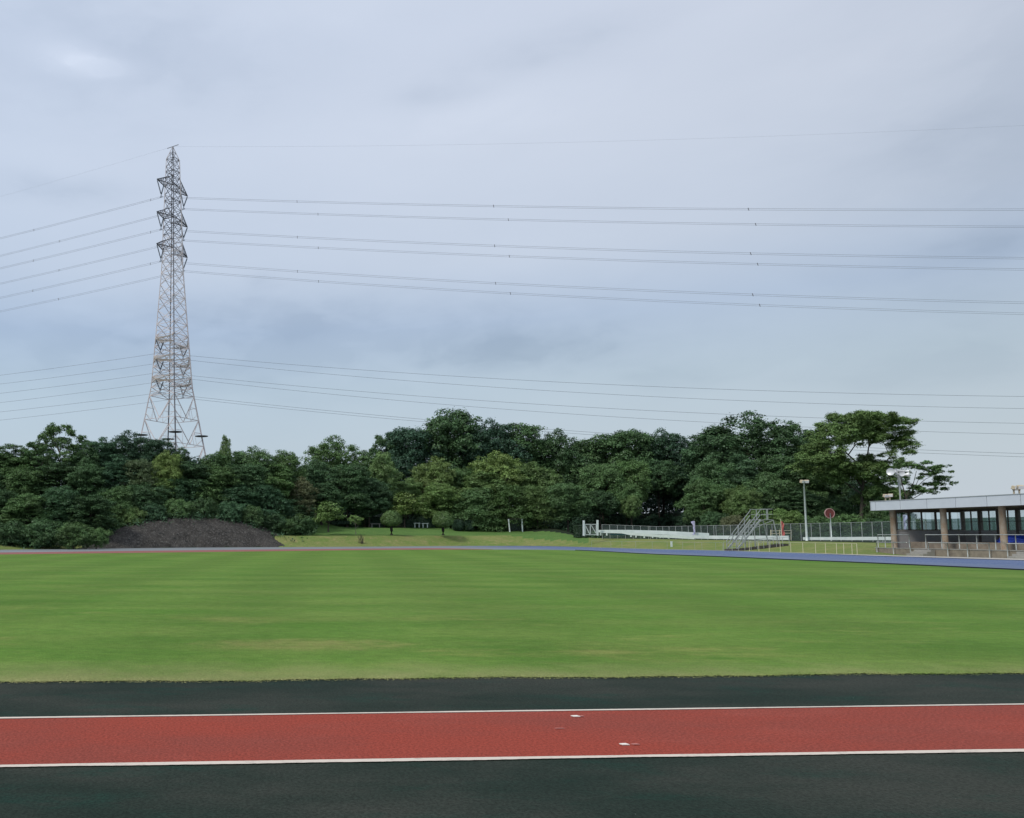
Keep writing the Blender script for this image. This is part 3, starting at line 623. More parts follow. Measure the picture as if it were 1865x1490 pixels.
T = [
 # back row, left
 (-70, 806, 150, 120, 'A0', 'dark', 'dark tree cut off by the left frame edge at skyline height'),
 (18, 812, 100, 119, 'B0', 'mid', 'rounded tree on the skyline just inside the left frame edge'),
 (108, 770, 92, 121, 'D0', 'mid', 'tall loose-crowned tree with sky gaps, highest on the left skyline'),
 (66, 806, 80, 118, 'D1', 'mid', 'loose tree just left of the tall gappy skyline tree'),
 (152, 808, 60, 120, 'B1', 'dark', 'small dark skyline tree just right of the tall gappy tree'),
 (182, 793, 60, 122, 'B2', 'teal', 'narrow rounded skyline tree between gappy tree and dark dome near pylon'),
 (233, 786, 96, 126, 'A1', 'blue', 'blue-green domed tree on the skyline left of the pylon foot'),
 (292, 799, 76, 123, 'A2', 'blue', 'very dark tree on the skyline against the pylon left leg'),
 (330, 817, 46, 121, 'B0', 'dark', 'small dark conifer-like treetop in front of the pylon foot'),
 (411, 796, 26, 117, 'B1', 'lit', 'thin pointed treetop spiking up just right of the pylon'),
 (394, 818, 66, 119, 'B2', 'mid', 'bushy skyline tree at the right foot of the pylon'),
 (462, 815, 100, 122, 'A3', 'mid', 'broad skyline tree between pylon and the dip before the next hump'),
 (520, 824, 84, 121, 'A0', 'mid', 'tree sloping down to the skyline dip right of the pylon'),
 (606, 797, 84, 127, 'A1', 'mid', 'domed tree rising alone right of the skyline dip'),
 (664, 824, 80, 125, 'B0', 'mid', 'lower skyline tree filling the gap before the big dark hump'),
 # back row, centre
 (706, 788, 56, 150, 'D1', 'dark', 'dark twiggy tree at the left shoulder of the big dark hump'),
 (752, 779, 104, 150, 'A2', 'blue', 'very dark tree on the left slope of the big central hump'),
 (826, 751, 128, 152, 'A0', 'dark', 'tallest tree topping the big central hump of the wood'),
 (895, 767, 104, 150, 'A3', 'blue', 'dark tree just right of the central hump top'),
 (958, 775, 92, 150, 'B1', 'dark', 'dark tree on the right slope of the central hump'),
 (1022, 786, 92, 148, 'A1', 'dark', 'skyline tree where the central hump levels off'),
 (1088, 785, 96, 147, 'B2', 'mid', 'level skyline tree above the white gate'),
 (1150, 784, 100, 146, 'A2', 'dark', 'level skyline tree above the long white wall'),
 (1208, 784, 86, 145, 'A3', 'blue', 'dark knobbly skyline tree left of the skyline notch'),
 (1246, 800, 62, 142, 'B0', 'blue', 'dark tree dropping to the notch in the skyline'),
 (1300, 785, 84, 134, 'B1', 'dark', 'dark tree just right of the skyline notch'),
 (1366, 756, 140, 131, 'A1', 'dark', 'tall broad dark tree behind the steel stairs'),
 (1440, 770, 88, 130, 'D0', 'dark', 'loose dark tree between the broad dark tree and the umbrella tree'),
 (1478, 792, 80, 127, 'A0', 'dark', 'dark tree against the left side of the umbrella tree'),
 # middle row
 (-30, 850, 130, 112, 'A1', 'dark', 'mid-height dark tree at the far left edge'),
 (45, 846, 110, 112, 'A3', 'mid', 'green tree below the left skyline, second from frame edge'),
 (105, 838, 100, 113, 'B2', 'dark', 'dark tree directly under the tall gappy tree'),
 (160, 846, 96, 111, 'A0', 'dark', 'dark bushy tree half way up, above the left end of the earth bank'),
 (215, 830, 84, 113, 'B0', 'teal', 'blue-green tree under the dark skyline dome'),
 (255, 836, 70, 112, 'A2', 'olive', 'dull brownish-green tree left of the yellow-green one'),
 (302, 822, 66, 111, 'A3', 'yel', 'yellow-green tree glowing in front of the pylon foot'),
 (285, 870, 80, 108, 'B1', 'lit', 'lighter green tree under the yellow-green tree'),
 (352, 838, 90, 112, 'B2', 'dark', 'dark tree below the pylon right leg'),
 (400, 850, 96, 110, 'A0', 'mid', 'rounded green tree above the top of the earth bank'),
 (448, 845, 90, 112, 'A2', 'dark', 'dark round tree above the right half of the earth bank'),
 (500, 848, 90, 113, 'B0', 'mid', 'upright green tree left of the reddish-brown crown'),
 (547, 870, 66, 110, 'A1', 'brown', 'tree with a reddish-brown dry crown'),
 (575, 838, 80, 118, 'A3', 'dark', 'dark tree just behind the reddish-brown crown'),
 (632, 846, 96, 118, 'A2', 'dark', 'dark broad tree above the small spreading lawn tree'),
 (698, 826, 62, 122, 'B1', 'lit', 'lighter tree edging the gap left of the dark hump'),
 (672, 872, 90, 119, 'A0', 'dark', 'dark tree behind the thin sapling on the lawn'),
 (742, 868, 62, 126, 'B2', 'lit', 'small light green tree over the left clipped dome tree'),
 (792, 834, 90, 129, 'A1', 'yel', 'bright yellow-green rounded tree below the hump'),
 (845, 852, 80, 130, 'A2', 'mid', 'mid-green tree between the two bright crowns below the hump'),
 (905, 824, 104, 128, 'A3', 'yel', 'broad bright crown just right of the hump centre'),
 (880, 862, 90, 125, 'B0', 'lit', 'light green tree under the broad bright crown'),
 (972, 846, 100, 127, 'A0', 'lit', 'billowing green tree right of the broad bright crown'),
 (1040, 832, 100, 134, 'A1', 'mid', 'billowing tree above the tree with the brown trunk'),
 (1098, 845, 90, 135, 'E0', 'mid', 'upright billowing tree above the white gate'),
 (1148, 838, 80, 134, 'E1', 'mid', 'lighter billowing tree above the parapet opening'),
 (1200, 838, 90, 139, 'E1', 'dark', 'dark tree over the deep shadow behind the wall'),
 (1250, 850, 70, 138, 'E0', 'blue', 'blue-black tree below the skyline notch'),
 (1300, 838, 92, 126, 'A3', 'dark', 'dark tree left of the broad one above the stairs foot'),
 (1350, 830, 80, 125, 'B0', 'dark', 'dark tree below the broad tree crown centre'),
 (1412, 828, 90, 124, 'A2', 'dark', 'dark tree behind the lamp post and stairs'),
 (1468, 840, 70, 123, 'B2', 'mid', 'mid-green tree right behind the lamp post head'),
 # lower row
 (800, 880, 90, 122, 'A0', 'lit', 'light lower tree between the two clipped dome trees'),
 (862, 892, 100, 120, 'C0', 'mid', 'tree with flat tiers of foliage right of the clipped domes'),
 (925, 886, 104, 119, 'C1', 'mid', 'tiered tree behind the net frame'),
 (978, 884, 84, 118, 'C2', 'lit', 'tiered lighter tree between net frame and brown-trunk tree'),
 (1033, 880, 84, 116, 'A2', 'mid', 'round-crowned tree with a bare brown trunk beside the gate hedge'),
 (1140, 878, 54, 131, 'E1', 'mid', 'bulging low crown over the parapet opening'),
 (1092, 893, 60, 131, 'E1', 'dark', 'dark low tree just above the white gate'),
 (1150, 902, 40, 129, 'E0', 'lit', 'small pale bush-like crown hanging over the dark hollow'),
 (1282, 876, 76, 123, 'A0', 'mid', 'rounded tree right of the deep shadow'),
 (1352, 885, 66, 119, 'A3', 'lit', 'light rounded tree directly behind the stairs'),
 (1400, 862, 86, 120, 'A1', 'mid', 'tree with a forked pale limb behind the stair platform'),
 (1450, 890, 80, 118, 'B0', 'dark', 'dark low tree behind the lamp post shaft'),
 (1518, 838, 70, 124, 'A3', 'dark', 'dark tree behind the left foot of the umbrella tree crown'),
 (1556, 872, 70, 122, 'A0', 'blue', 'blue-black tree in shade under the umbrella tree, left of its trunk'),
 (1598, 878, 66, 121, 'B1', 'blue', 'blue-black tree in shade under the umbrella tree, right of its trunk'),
 (1632, 892, 54, 118, 'A2', 'dark', 'dark tree low behind the loudspeaker mast'),
 (1520, 905, 66, 116, 'A1', 'dark', 'dark low tree behind the round red sign'),
 (1600, 908, 50, 112, 'C1', 'mid', 'low tiered tree just left of the pavilion roof corner'),
 # left front
 (0, 890, 90, 101, 'A2', 'dark', 'low dark tree at the left frame edge near the track'),
 (48, 900, 100, 99, 'B0', 'mid', 'low green tree near the track, second from the left edge'),
 (110, 888, 96, 100, 'A0', 'teal', 'low blue-green tree near the track, left of the earth bank'),
 (165, 898, 90, 99, 'B2', 'dark', 'low dark tree at the left toe of the earth bank'),
 (215, 888, 86, 101, 'C0', 'mid', 'tiered tree leaning over the left slope of the earth bank'),
 (268, 878, 90, 104, 'A3', 'dark', 'dark tree on the upper left rim of the earth bank'),
 (325, 872, 90, 106, 'C1', 'teal', 'tiered tree above the crest of the earth bank'),
 (380, 876, 90, 106, 'C2', 'mid', 'tiered tree just right of the earth bank crest'),
 (435, 880, 90, 105, 'A1', 'teal', 'bushy tree over the right slope of the earth bank'),
 (487, 888, 84, 102, 'C0', 'teal', 'tiered tree drooping over the right end of the earth bank'),
 (540, 905, 70, 107, 'A0', 'dark', 'dark tree beside the lawn, right of the earth bank'),
 (505, 930, 56, 101, 'C2', 'mid', 'low tiered tree at the right toe of the earth bank'),
 (585, 880, 80, 113, 'B1', 'dark', 'dark tree behind the small spreading lawn tree'),
]
for q in T: tree(*q)
GL = 'shrubs at the foot of the wood'
for (u, vt, w, Y, col, lab) in [
 (20, 950, 90, 93, 'dark', 'dark shrub beside the track at the left frame edge'), (80, 946, 80, 92, 'dark', 'dark shrub beside the track, second from the left edge'),
 (135, 952, 70, 91, 'mid', 'mid-green shrub beside the track near the bank toe'), (176, 962, 50, 92, 'mid', 'small shrub at the very toe of the earth bank'),
 (206, 938, 50, 99, 'mid', 'shrub at the left end of the earth bank rim'), (240, 926, 50, 101, 'lit', 'light shrub on the left slope of the earth bank rim'), (278, 918, 54, 103, 'teal', 'blue-green shrub on the rim of the earth bank, left of its crest'),
 (322, 910, 54, 104, 'mid', 'shrub hanging over the crest of the earth bank'), (372, 908, 56, 105, 'dark', 'dark shrub just right of the earth bank crest'), (418, 914, 50, 106, 'teal', 'blue-green shrub on the rim right of the crest'), (458, 922, 50, 107, 'mid', 'shrub on the upper right rim of the earth bank'), (496, 934, 46, 108, 'dark', 'dark shrub on the right slope of the earth bank'), (524, 946, 44, 110, 'mid', 'shrub at the right toe of the earth bank'),
 (548, 940, 60, 108, 'dark', 'dark shrub at the left corner of the lawn'), (630, 938, 80, 122, 'dark', 'dark shrub behind the saplings on the lawn'),
 (700, 925, 60, 128, 'blue', 'blue-black shrub behind the left clipped dome tree'),
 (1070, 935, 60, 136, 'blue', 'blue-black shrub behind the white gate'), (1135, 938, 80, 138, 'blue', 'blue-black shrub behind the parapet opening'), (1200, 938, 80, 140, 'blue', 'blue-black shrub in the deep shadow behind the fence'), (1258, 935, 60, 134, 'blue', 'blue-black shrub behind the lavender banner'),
 (1300, 934, 56, 116, 'dark', 'dark shrub just right of the lavender banner'), (1335, 940, 50, 112, 'brown', 'brownish twiggy shrub behind the stairs'), (1385, 932, 60, 112, 'lit', 'light shrub behind the stair platform legs'), (1425, 928, 76, 111, 'lit', 'light spreading shrub behind the red banner'),
 (1480, 940, 70, 110, 'mid', 'green shrub between lamp post and round sign'), (1540, 938, 80, 110, 'mid', 'green shrub behind the fence right of the round sign'), (1592, 945, 60, 108, 'dark', 'dark shrub behind the fence by the pavilion corner'), (1640, 940, 60, 108, 'mid', 'shrub seen through the pavilion end windows'),
 (900, 935, 90, 128, 'blue', 'blue-black shrub behind the net frame'), (990, 938, 90, 127, 'blue', 'blue-black shrub left of the brown-trunk tree'), (800, 930, 90, 131, 'blue', 'blue-black shrub behind the picnic tables')]:
    tree(u, vt, w, Y, 'H0', col, lab, name='shrub', group=GL, cat='shrub')

# small trees on the lawn
tree(598, 916, 56, 115, 'S0', 'lit', 'small spreading tree with a thin trunk on the lawn', group='small trees on the lawn', base_v=969)
tree(548, 938, 34, 112, 'S0', 'mid', 'thin sapling at the left corner of the lawn', group='small trees on the lawn')
tree(648, 938, 30, 116, 'S1', 'lit', 'pale-stemmed sapling with few leaf clumps on the lawn', group='small trees on the lawn', base_v=973)
tree(737, 900, 62, 131, 'S0', 'yel', 'yellow-green tree with a dark trunk right of the left clipped dome', group='small trees on the lawn', base_v=961)

# clipped dome trees
def dome_tree(u, vt, vb, vtr, w, Y, seed, label):
    base = at(u, vtr, Y); top_ = at(u, vt, Y).z; bot = at(u, vb, Y).z; r = w * Y / F / 2
    t = thing('clipped_dome_tree', label, 'tree', tuple(base), 'clipped dome trees')
    rng = np.random.default_rng(seed); n = 9000
    d = rng.normal(size=(n, 3)); d /= np.linalg.norm(d, axis=1)[:, None]
    low = d[:, 2] < 0
    hgt = top_ - bot; zc = bot + hgt * .30 - base.z
    rz = np.where(low, hgt * .30, hgt * .70)
    p = d * np.stack([np.full(n, r), np.full(n, r), rz], 1) * rng.uniform(.93, 1.015, n)[:, None]
    p[:, 0] *= np.where(low, 1 - .1 * np.abs(d[:, 2]), 1); p[:, 2] += zc
    p += (np.sin(p[:, 0:1] * 6 + seed) * np.cos(p[:, 2:3] * 7)) * d * .05
    nn = d + rng.normal(0, .45, (n, 3)); nn /= np.linalg.norm(nn, axis=1)[:, None]
    t1 = np.cross(nn, rng.normal(size=(n, 3))); t1 /= np.linalg.norm(t1, axis=1)[:, None]; t2 = np.cross(nn, t1); s = .13
    V = np.stack([p - t1 * s, p + t2 * s * .7, p + t1 * s, p - t2 * s * .7], 1).reshape(-1, 3)
    c_ = bpy.data.objects.new('crown', raw_mesh('crown', V, 4, M_LEAF)); C.objects.link(c_); c_.parent = t; c_.color = (.085, .145, .045, 1)
    k_ = MB(); zz = base.z
    k_.tube([(base.x, base.y, zz - .1), (base.x + .02, base.y, zz + .5), (base.x - .02, base.y, zz + 1.0), (base.x, base.y, bot + hgt * .4)], [.25, .20, .19, .12], 10)
    for a in range(5):
        e = Vector((base.x + math.cos(a * 1.3) * r * .6, base.y + math.sin(a * 1.3) * r * .6, bot + hgt * .35)); k_.tube([(base.x, base.y, bot - .1), e], [.07, .03], 6)
    k_.build('trunk', M_BARKD, t, smooth=True)
dome_tree(713, 930, 958, 973.0, 38, 117.5, 1, 'clipped dome tree on the lawn, further from the white gate')
dome_tree(807, 931, 960, 973.4, 37, 119.5, 2, 'clipped dome tree on the lawn, closer to the net frame')

# umbrella-shaped tree by the pavilion: lobes laid out along its real outline
def lobe_tree(name, label, spec, Y, ubase, vbase, limbs, col, seed, leaf, dens, depth, spread=.2, flat=.55):
    base = place(ubase, Y); t = thing(name, label, 'tree', tuple(base), WOOD); rr = random.Random(seed); lobes = []
    for (u, v, ru, rv) in spec:
        p = at(u, v, Y) - base; rx, rz = ru * 1.4 * Y / F, rv * 1.7 * Y / F
        yo = rr.uniform(-1, 1) * depth
        lobes.append((p.x, yo, p.z, rx, rx, rz))
    a = sum(q[3] * q[3] for q in lobes)
    c_ = bpy.data.objects.new('crown', leaf_cloud('crown', lobes, int(a * dens), leaf, seed, spread=spread * .7, shell=(.5, 1.08), up=.9, sub=4)); C.objects.link(c_); c_.parent = t; c_.color = (*COL[col], 1)
    mb = MB()
    for L_ in limbs:
        pts = [at(u, v, Y) + Vector((0, dy, 0)) for (u, v, w, dy) in L_]; pts = [Vector((p.x, p.y, p.z)) for p in pts]
        mb.tube(pts, [w * .75 * Y / F / 2 for (_, _, w, _) in L_], 8)
    mb.build('trunk', M_BARK, t, smooth=True)
    return t
spec = []
rr = random.Random(3)
for (u, v, ru, rv) in [(1512, 792, 15, 9), (1530, 775, 17, 10), (1552, 765, 19, 9), (1578, 763, 20, 8), (1603, 766, 19, 9), (1625, 775, 16, 9), (1643, 790, 14, 9), (1650, 804, 11, 7),
    (1520, 800, 15, 9), (1545, 787, 17, 9), (1575, 782, 18, 8), (1604, 787, 17, 8), (1628, 798, 14, 8), (1500, 815, 14, 10), (1485, 830, 14, 10), (1640, 812, 9, 5), (1618, 815, 10, 5),
    (1588, 800, 12, 6), (1560, 803, 12, 6), (1498, 838, 17, 10), (1520, 845, 16, 9), (1478, 850, 13, 9), (1540, 855, 17, 10), (1565, 845, 16, 8), (1590, 850, 16, 9), (1612, 862, 13, 8), (1585, 835, 11, 7), (1600, 832, 8, 5),
    (1520, 865, 15, 8), (1550, 872, 15, 7), (1495, 862, 15, 8), (1580, 872, 13, 7), (1632, 830, 8, 4), (1500, 800, 12, 9), (1490, 815, 12, 9), (1506, 830, 12, 8), (1516, 846, 12, 8), (1528, 858, 12, 8), (1560, 866, 14, 7), (1600, 868, 12, 7), (1625, 850, 10, 6), (1608, 845, 12, 7), (1565, 858, 14, 8), (1606, 878, 14, 7), (1470, 838, 10, 7), (1545, 800, 12, 6), (1610, 895, 16, 7), (1590, 900, 16, 7), (1575, 910, 13, 6), (1620, 905, 12, 6)]:
    spec.append((u, v, ru, rv))
    for _ in range(2): spec.append((u + rr.uniform(-1, 1) * ru, v + rr.uniform(-.7, .9) * rv, ru * .55, rv * .55))
limbs = [[(1568, 968, 9, 0), (1569, 930, 7, 0), (1571, 890, 6, 0), (1574, 862, 5, 0)],
 [(1574, 862, 5, 0), (1560, 842, 4, 0), (1548, 828, 3.2, .3), (1538, 815, 2.6, .5), (1528, 798, 1.6, .8), (1515, 788, 1, 1)],
 [(1548, 828, 3, .3), (1553, 812, 2.2, -.4), (1550, 790, 1.2, -.6)], [(1574, 862, 4.6, 0), (1582, 838, 3.6, .3), (1586, 815, 2.8, .4), (1590, 795, 1.8, .2), (1596, 778, 1, 0)],
 [(1582, 838, 3, .3), (1577, 815, 2.2, -.5), (1574, 790, 1.2, -.8)], [(1586, 815, 2, .4), (1602, 798, 1.3, .8), (1612, 782, .8, 1)],
 [(1576, 880, 4.2, 0), (1600, 852, 3.2, -.5), (1615, 832, 2.6, -.6), (1624, 815, 1.8, -.6), (1634, 800, 1, -.5)], [(1615, 832, 2.2, -.6), (1617, 818, 1.6, .2), (1612, 802, 1, .4)],
 [(1571, 890, 4, 0), (1563, 870, 3, .5), (1566, 858, 2, .5)], [(1569, 925, 4, 0), (1585, 910, 2.5, -.5), (1604, 900, 1.5, -1)], [(1570, 900, 4, 0), (1545, 880, 2.6, .4), (1515, 862, 1.6, .8)]]
lobe_tree('umbrella_tree', 'umbrella-shaped tree with open limbs against the sky, left of the pavilion roof', spec, 113, 1568, 968, limbs, 'lit', 9, .19, 300, 2.6)
spec = []
rr = random.Random(13)
for (u, v, ru, rv) in [(1645, 846, 9, 5), (1660, 852, 10, 6), (1675, 856, 9, 5), (1692, 851, 8, 4), (1705, 849, 6, 3), (1688, 866, 9, 5), (1706, 870, 10, 5), (1720, 874, 8, 5), (1722, 882, 7, 4), (1700, 884, 9, 4), (1680, 888, 9, 4), (1668, 897, 8, 4), (1650, 880, 6, 3), (1640, 868, 6, 4), (1712, 860, 5, 3), (1632, 852, 7, 4), (1652, 862, 9, 5), (1668, 872, 9, 5), (1695, 860, 8, 5), (1658, 892, 9, 5), (1690, 896, 9, 4), (1712, 892, 7, 3), (1678, 846, 7, 4)]:
    for _ in range(3): spec.append((u + rr.uniform(-.8, .8) * ru, v + rr.uniform(-.8, .8) * rv, ru * .6, rv * .6))
limbs = [[(1652, 980, 5, 0), (1650, 930, 3.6, 0), (1650, 905, 3, 0), (1645, 880, 2, .2), (1642, 860, 1.2, .3)], [(1650, 908, 2.6, 0), (1668, 890, 1.8, .2), (1690, 872, 1.3, .3), (1712, 862, .8, .3)],
 [(1650, 905, 2.2, 0), (1660, 880, 1.5, -.3), (1664, 858, 1, -.4)], [(1651, 915, 2.2, 0), (1675, 900, 1.5, -.2), (1700, 888, 1, -.3), (1720, 880, .6, -.3)], [(1668, 890, 1.4, .2), (1680, 868, 1, .4), (1692, 854, .6, .5)]]
lobe_tree('tree', 'thin open tree with sparse leaf clumps rising behind the pavilion roof', spec, 98, 1652, 980, limbs, 'mid', 19, .16, 380, 1.5, spread=.12)

# far wood behind everything: too many trees to count, one mass
rng = np.random.default_rng(31); lobes = []
for i in range(210):
    u = -260 + i * 8.6 + rng.uniform(-6, 6); Y = 162 + rng.uniform(-5, 8)
    if u > 1480: continue
    x = (u - PX) / F * Y; z = tz(x, Y); hh = interp(u, [(-200, 7), (200, 7), (380, 5), (560, 5), (700, 7), (800, 10), (1000, 9), (1240, 8), (1300, 9), (1480, 9)]) * rng.uniform(.8, 1.1)
    lobes.append((x, Y, z + hh * .45, 2.6, 2.6, hh * .5))
for i in range(120):
    u = rng.uniform(560, 1500); Y = rng.uniform(146, 160); x = (u - PX) / F * Y; lobes.append((x, Y, tz(x, Y) + 1.6, 2.2, 2.2, 2.4))
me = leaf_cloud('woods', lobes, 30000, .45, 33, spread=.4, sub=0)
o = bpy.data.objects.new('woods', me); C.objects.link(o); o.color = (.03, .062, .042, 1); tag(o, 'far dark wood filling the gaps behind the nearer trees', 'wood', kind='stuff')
# ground cover on the hill and bank (brambles and ivy)
lobes = []
for i in range(420):
    u = rng.uniform(-200, 556); s = rng.uniform(1.2, 26)
    Y = yout(u) + s
    if 175 < u < 535 and s < 7.5: continue
    x = (u - PX) / F * Y; lobes.append((x, Y, tz(x, Y) + .25, 1.4, 1.4, .75))
for i in range(260):
    u = rng.uniform(880, 1640); Y = (interp(u, [(1060, 112), (1290, 106), (1480, 97), (1625, 88)]) + rng.uniform(3, 24)) if u > 1062 else yout(u) + rng.uniform(22, 44); x = (u - PX) / F * Y; lobes.append((x, Y, tz(x, Y) + .2, 1.5, 1.5, .8))
for i in range(90):
    u = rng.uniform(165, 545); Y = yout(u) + .3 + rng.uniform(3.6, 6.5); x = (u - PX) / F * Y; z = at(u, interp(u, top), yout(u) + 5.3).z + rng.uniform(-.25, .35)
    lobes.append((x, Y, z, .9, .9, .55))
me = leaf_cloud('undergrowth', lobes, 9000, .24, 35, spread=.25, sub=0)
o = bpy.data.objects.new('undergrowth', me); C.objects.link(o); o.color = (.06, .12, .06, 1); tag(o, 'low undergrowth covering the ground under the trees', 'undergrowth', kind='stuff')

# ------------------------------------------------------------------ pylon
TY = 180.0; TX = at(313.5, 560, TY).x; TG = tz(TX, TY)
pyl = thing('transmission_tower', 'tall steel lattice power pylon rising behind the trees on the left', 'pylon', (TX, TY, TG))
ea = Vector((-.57, -.82, 0)).normalized(); eb = Vector((ea.y, -ea.x, 0)) * -1    # arms along ea, line along eb
HW = [(267, 1.0), (291, 12), (340, 14), (415, 17), (485, 19), (620, 30), (705, 37), (753, 46.5), (825, 61), (960, 88)]
def zv(v): return at(313.5, v, TY).z
def hs(v): return interp(v, HW) * TY / F / 1.39
zb = TG - .3; vbase = 973 - (TG - CH) * F / TY
V_ = [291, 305, 314, 324.5, 340, 356, 367, 384, 401, 415, 430, 445, 461, 478, 498, 520, 543, 567, 592, 613, 633, 651, 669, 688, 706, 722, 765, 812, vbase]
def corner(v, k): 
    s = hs(v); a, b_ = [(1, 1), (1, -1), (-1, -1), (-1, 1)][k % 4]
    return Vector((TX, TY, zv(v))) + ea * s * a + eb * s * b_
apex = Vector((TX, TY, zv(267)))
for k in range(4):
    mb = MB(); prev = apex + (corner(291, k) - apex) * .03
    for v in V_:
        c_ = corner(v, k); w = interp(v, [(267, .13), (420, .17), (620, .20), (850, .27)]); mb.bar(prev, c_, w); prev = c_
    mb.build('leg', M_PYLD if k in (0, 2) else M_PYL, pyl)
def bracing(v0, v1, m, name):
    mb = MB(); vs = [v for v in V_ if v0 <= v <= v1]
    for i, v in enumerate(vs):
        for k in range(4):
            a, b_ = corner(v, k), corner(v, k + 1); w = interp(v, [(267, .075), (420, .085), (620, .095), (850, .12)])
            if i % 2 == 0 or v > 600: mb.bar(a, b_, w)
            if i + 1 < len(vs):
                c_, d = corner(vs[i + 1], k), corner(vs[i + 1], k + 1)
                if v >= 722:
                    mid = (c_ + d) / 2; mb.bar(a, mid, w * 1.15); mb.bar(b_, mid, w * 1.15); q1, q2 = (a + c_) / 2, (b_ + d) / 2
                    mb.bar(q1, (a + mid) / 2, w * .7); mb.bar(q2, (b_ + mid) / 2, w * .7); mb.bar(c_, d, w); mb.bar(q1 * .5 + c_ * .5, (mid + c_) / 2, w * .6); mb.bar(q2 * .5 + d * .5, (mid + d) / 2, w * .6)
                    mb.bar((a + mid) / 2, c_ * .5 + mid * .5, w * .6); mb.bar((b_ + mid) / 2, d * .5 + mid * .5, w * .6)
                else:
                    mb.bar(a, d, w * 1.1); mb.bar(b_, c_, w)
                    if v > 430: m2 = (a + b_ + c_ + d) / 4; mb.bar(m2, (a + c_) / 2, w * .65); mb.bar(m2, (b_ + d) / 2, w * .65)
        if i % 3 == 0: mb.bar(corner(v, 0), corner(v, 2), .07); mb.bar(corner(v, 1), corner(v, 3), .07)
    return mb.build(name, m, pyl)
bracing(291, 430, M_PYLD, 'upper_lattice'); bracing(430, 2000, M_PYL, 'lower_lattice')
mb = MB()
for k in range(4):
    mb.bar(apex, corner(291, k), .11); p_ = apex.lerp(corner(291, k), .5); q_ = apex.lerp(corner(291, k + 1), .5); mb.bar(p_, q_, .07); mb.bar(p_, corner(291, k + 1), .07)
mb.bar(apex - eb * 1.6, apex + eb * 1.6, .1); mb.build('peak', M_PYLD, pyl)
clamps = {}
def arm(side, z, key, m, w=5.6, cl=4.1, rise=2.2, drop=3.6):
    v = 973 - (z - CH) * F / TY; s = hs(v); vt = 973 - (z + rise - CH) * F / TY; st = hs(vt); sg = side
    body = Vector((TX, TY, 0)); tip = body + ea * w * sg; tip.z = z; mb = MB()
    lo = []; hi = []
    for q in (1, -1):
        a = body + ea * s * sg * .999 + eb * s * q; a.z = z; h = body + ea * st * sg + eb * st * q; h.z = z + rise; lo.append(a); hi.append(h)
        if w > s: mb.bar(a, tip, .14); mb.bar(h, tip, .14)
        for k in (.25, .5, .75): mb.bar(a.lerp(tip, k), h.lerp(tip, k), .07); mb.bar(a.lerp(tip, k), h.lerp(tip, k - .25), .07)
    for k in (0, .25, .5, .75): mb.bar(lo[0].lerp(tip, k), lo[1].lerp(tip, k), .07); mb.bar(hi[0].lerp(tip, k), hi[1].lerp(tip, k), .07); mb.bar(lo[0].lerp(tip, k), lo[1].lerp(tip, min(1, k + .25)), .06)
    mb.build('cross_arm', m, pyl)
    c_ = body + ea * cl * sg; c_.z = z - drop; clamps[key] = c_; ins = MB()
    inner = body + ea * max(2.3, w - 2.6) * sg; inner.z = z
    for top_ in (tip, inner):
        j = c_ + Vector((0, 0, .55)); n_ = 22
        pts = [top_.lerp(j, .08 + .88 * i / n_) for i in range(n_ + 1)]
        ins.tube(pts, [.16 if i % 2 else .07 for i in range(n_ + 1)], 8); ins.bar(top_, j, .05)
    ins.bar(c_ + Vector((0, 0, .6)), c_ + eb * .22, .07); ins.bar(c_ + Vector((0, 0, .6)), c_ - eb * .22, .07); ins.bar(c_ - eb * .4, c_ + eb * .4, .1)
    ins.build('insulator', M_INS, pyl)
for i, z in enumerate((80.0, 72.6, 65.4)):
    arm(1, z, ('A', i), M_PYLD); arm(-1, z, ('B', i), M_PYLD)
for i, z in enumerate((44.0, 39.7, 35.2)):
    arm(1, z, ('C', i), M_PYLC, w=5.6, cl=4.1, rise=1.4, drop=2.7); arm(-1, z, ('D', i), M_PYLC, w=5.6, cl=4.1, rise=1.4, drop=2.7)
for k in range(4):     # anti-climbing collars
    p_ = corner(793, k); mb = MB(); mb.tube([p_ + Vector((0, 0, -.12)), p_ + Vector((0, 0, .0)), p_ + Vector((0, 0, .06))], [1.45, 1.5, .3], 20); mb.build('climbing_guard', M_PYLD, pyl)
# ladder up one leg
mb = MB(); 
for a_, b_ in zip(V_[:-1], V_[1:]):
    p_, q_ = corner(a_, 3) + Vector((.16, 0, 0)), corner(b_, 3) + Vector((.16, 0, 0)); mb.bar(p_, q_, .05); pass
mb.build('ladder', M_PYL, pyl)

# ------------------------------------------------------------------ power lines
AR, AL = R(12), R(22)
DR = Vector((math.cos(AR), -math.sin(AR), 0)); DL = Vector((-math.cos(AL), math.sin(AL), 0))
def t_for(P0, d, u):
    k = (u - PX) / F; return (k * P0.y - P0.x) / (d.x - k * d.y)
def zfor(P, v): return CH + (973.9 - v) * P.y / F * 1.0
def zat(u, v, Y): return at(u, v, Y).z
def span(P0, d, pts, c0=None, tend=None):
    ts = []; zs = []
    for (u, v) in pts:
        t = t_for(P0, d, u)
        for _ in range(3): P = P0 + d * t
        ts.append(t); zs.append(zat(u, v, P.y))
    if len(pts) == 2:
        A = np.array([[ts[0], ts[0] ** 2], [ts[1], ts[1] ** 2]]); b_, c_ = np.linalg.solve(A, np.array(zs) - P0.z)
    else:
        c_ = c0; b_ = (zs[0] - P0.z - c_ * ts[0] ** 2) / ts[0]
    tend = tend or ts[-1] * 1.5
    return [P0 + d * t + Vector((0, 0, b_ * t + c_ * t * t)) for t in np.linspace(0, tend, 40)], c_, b_
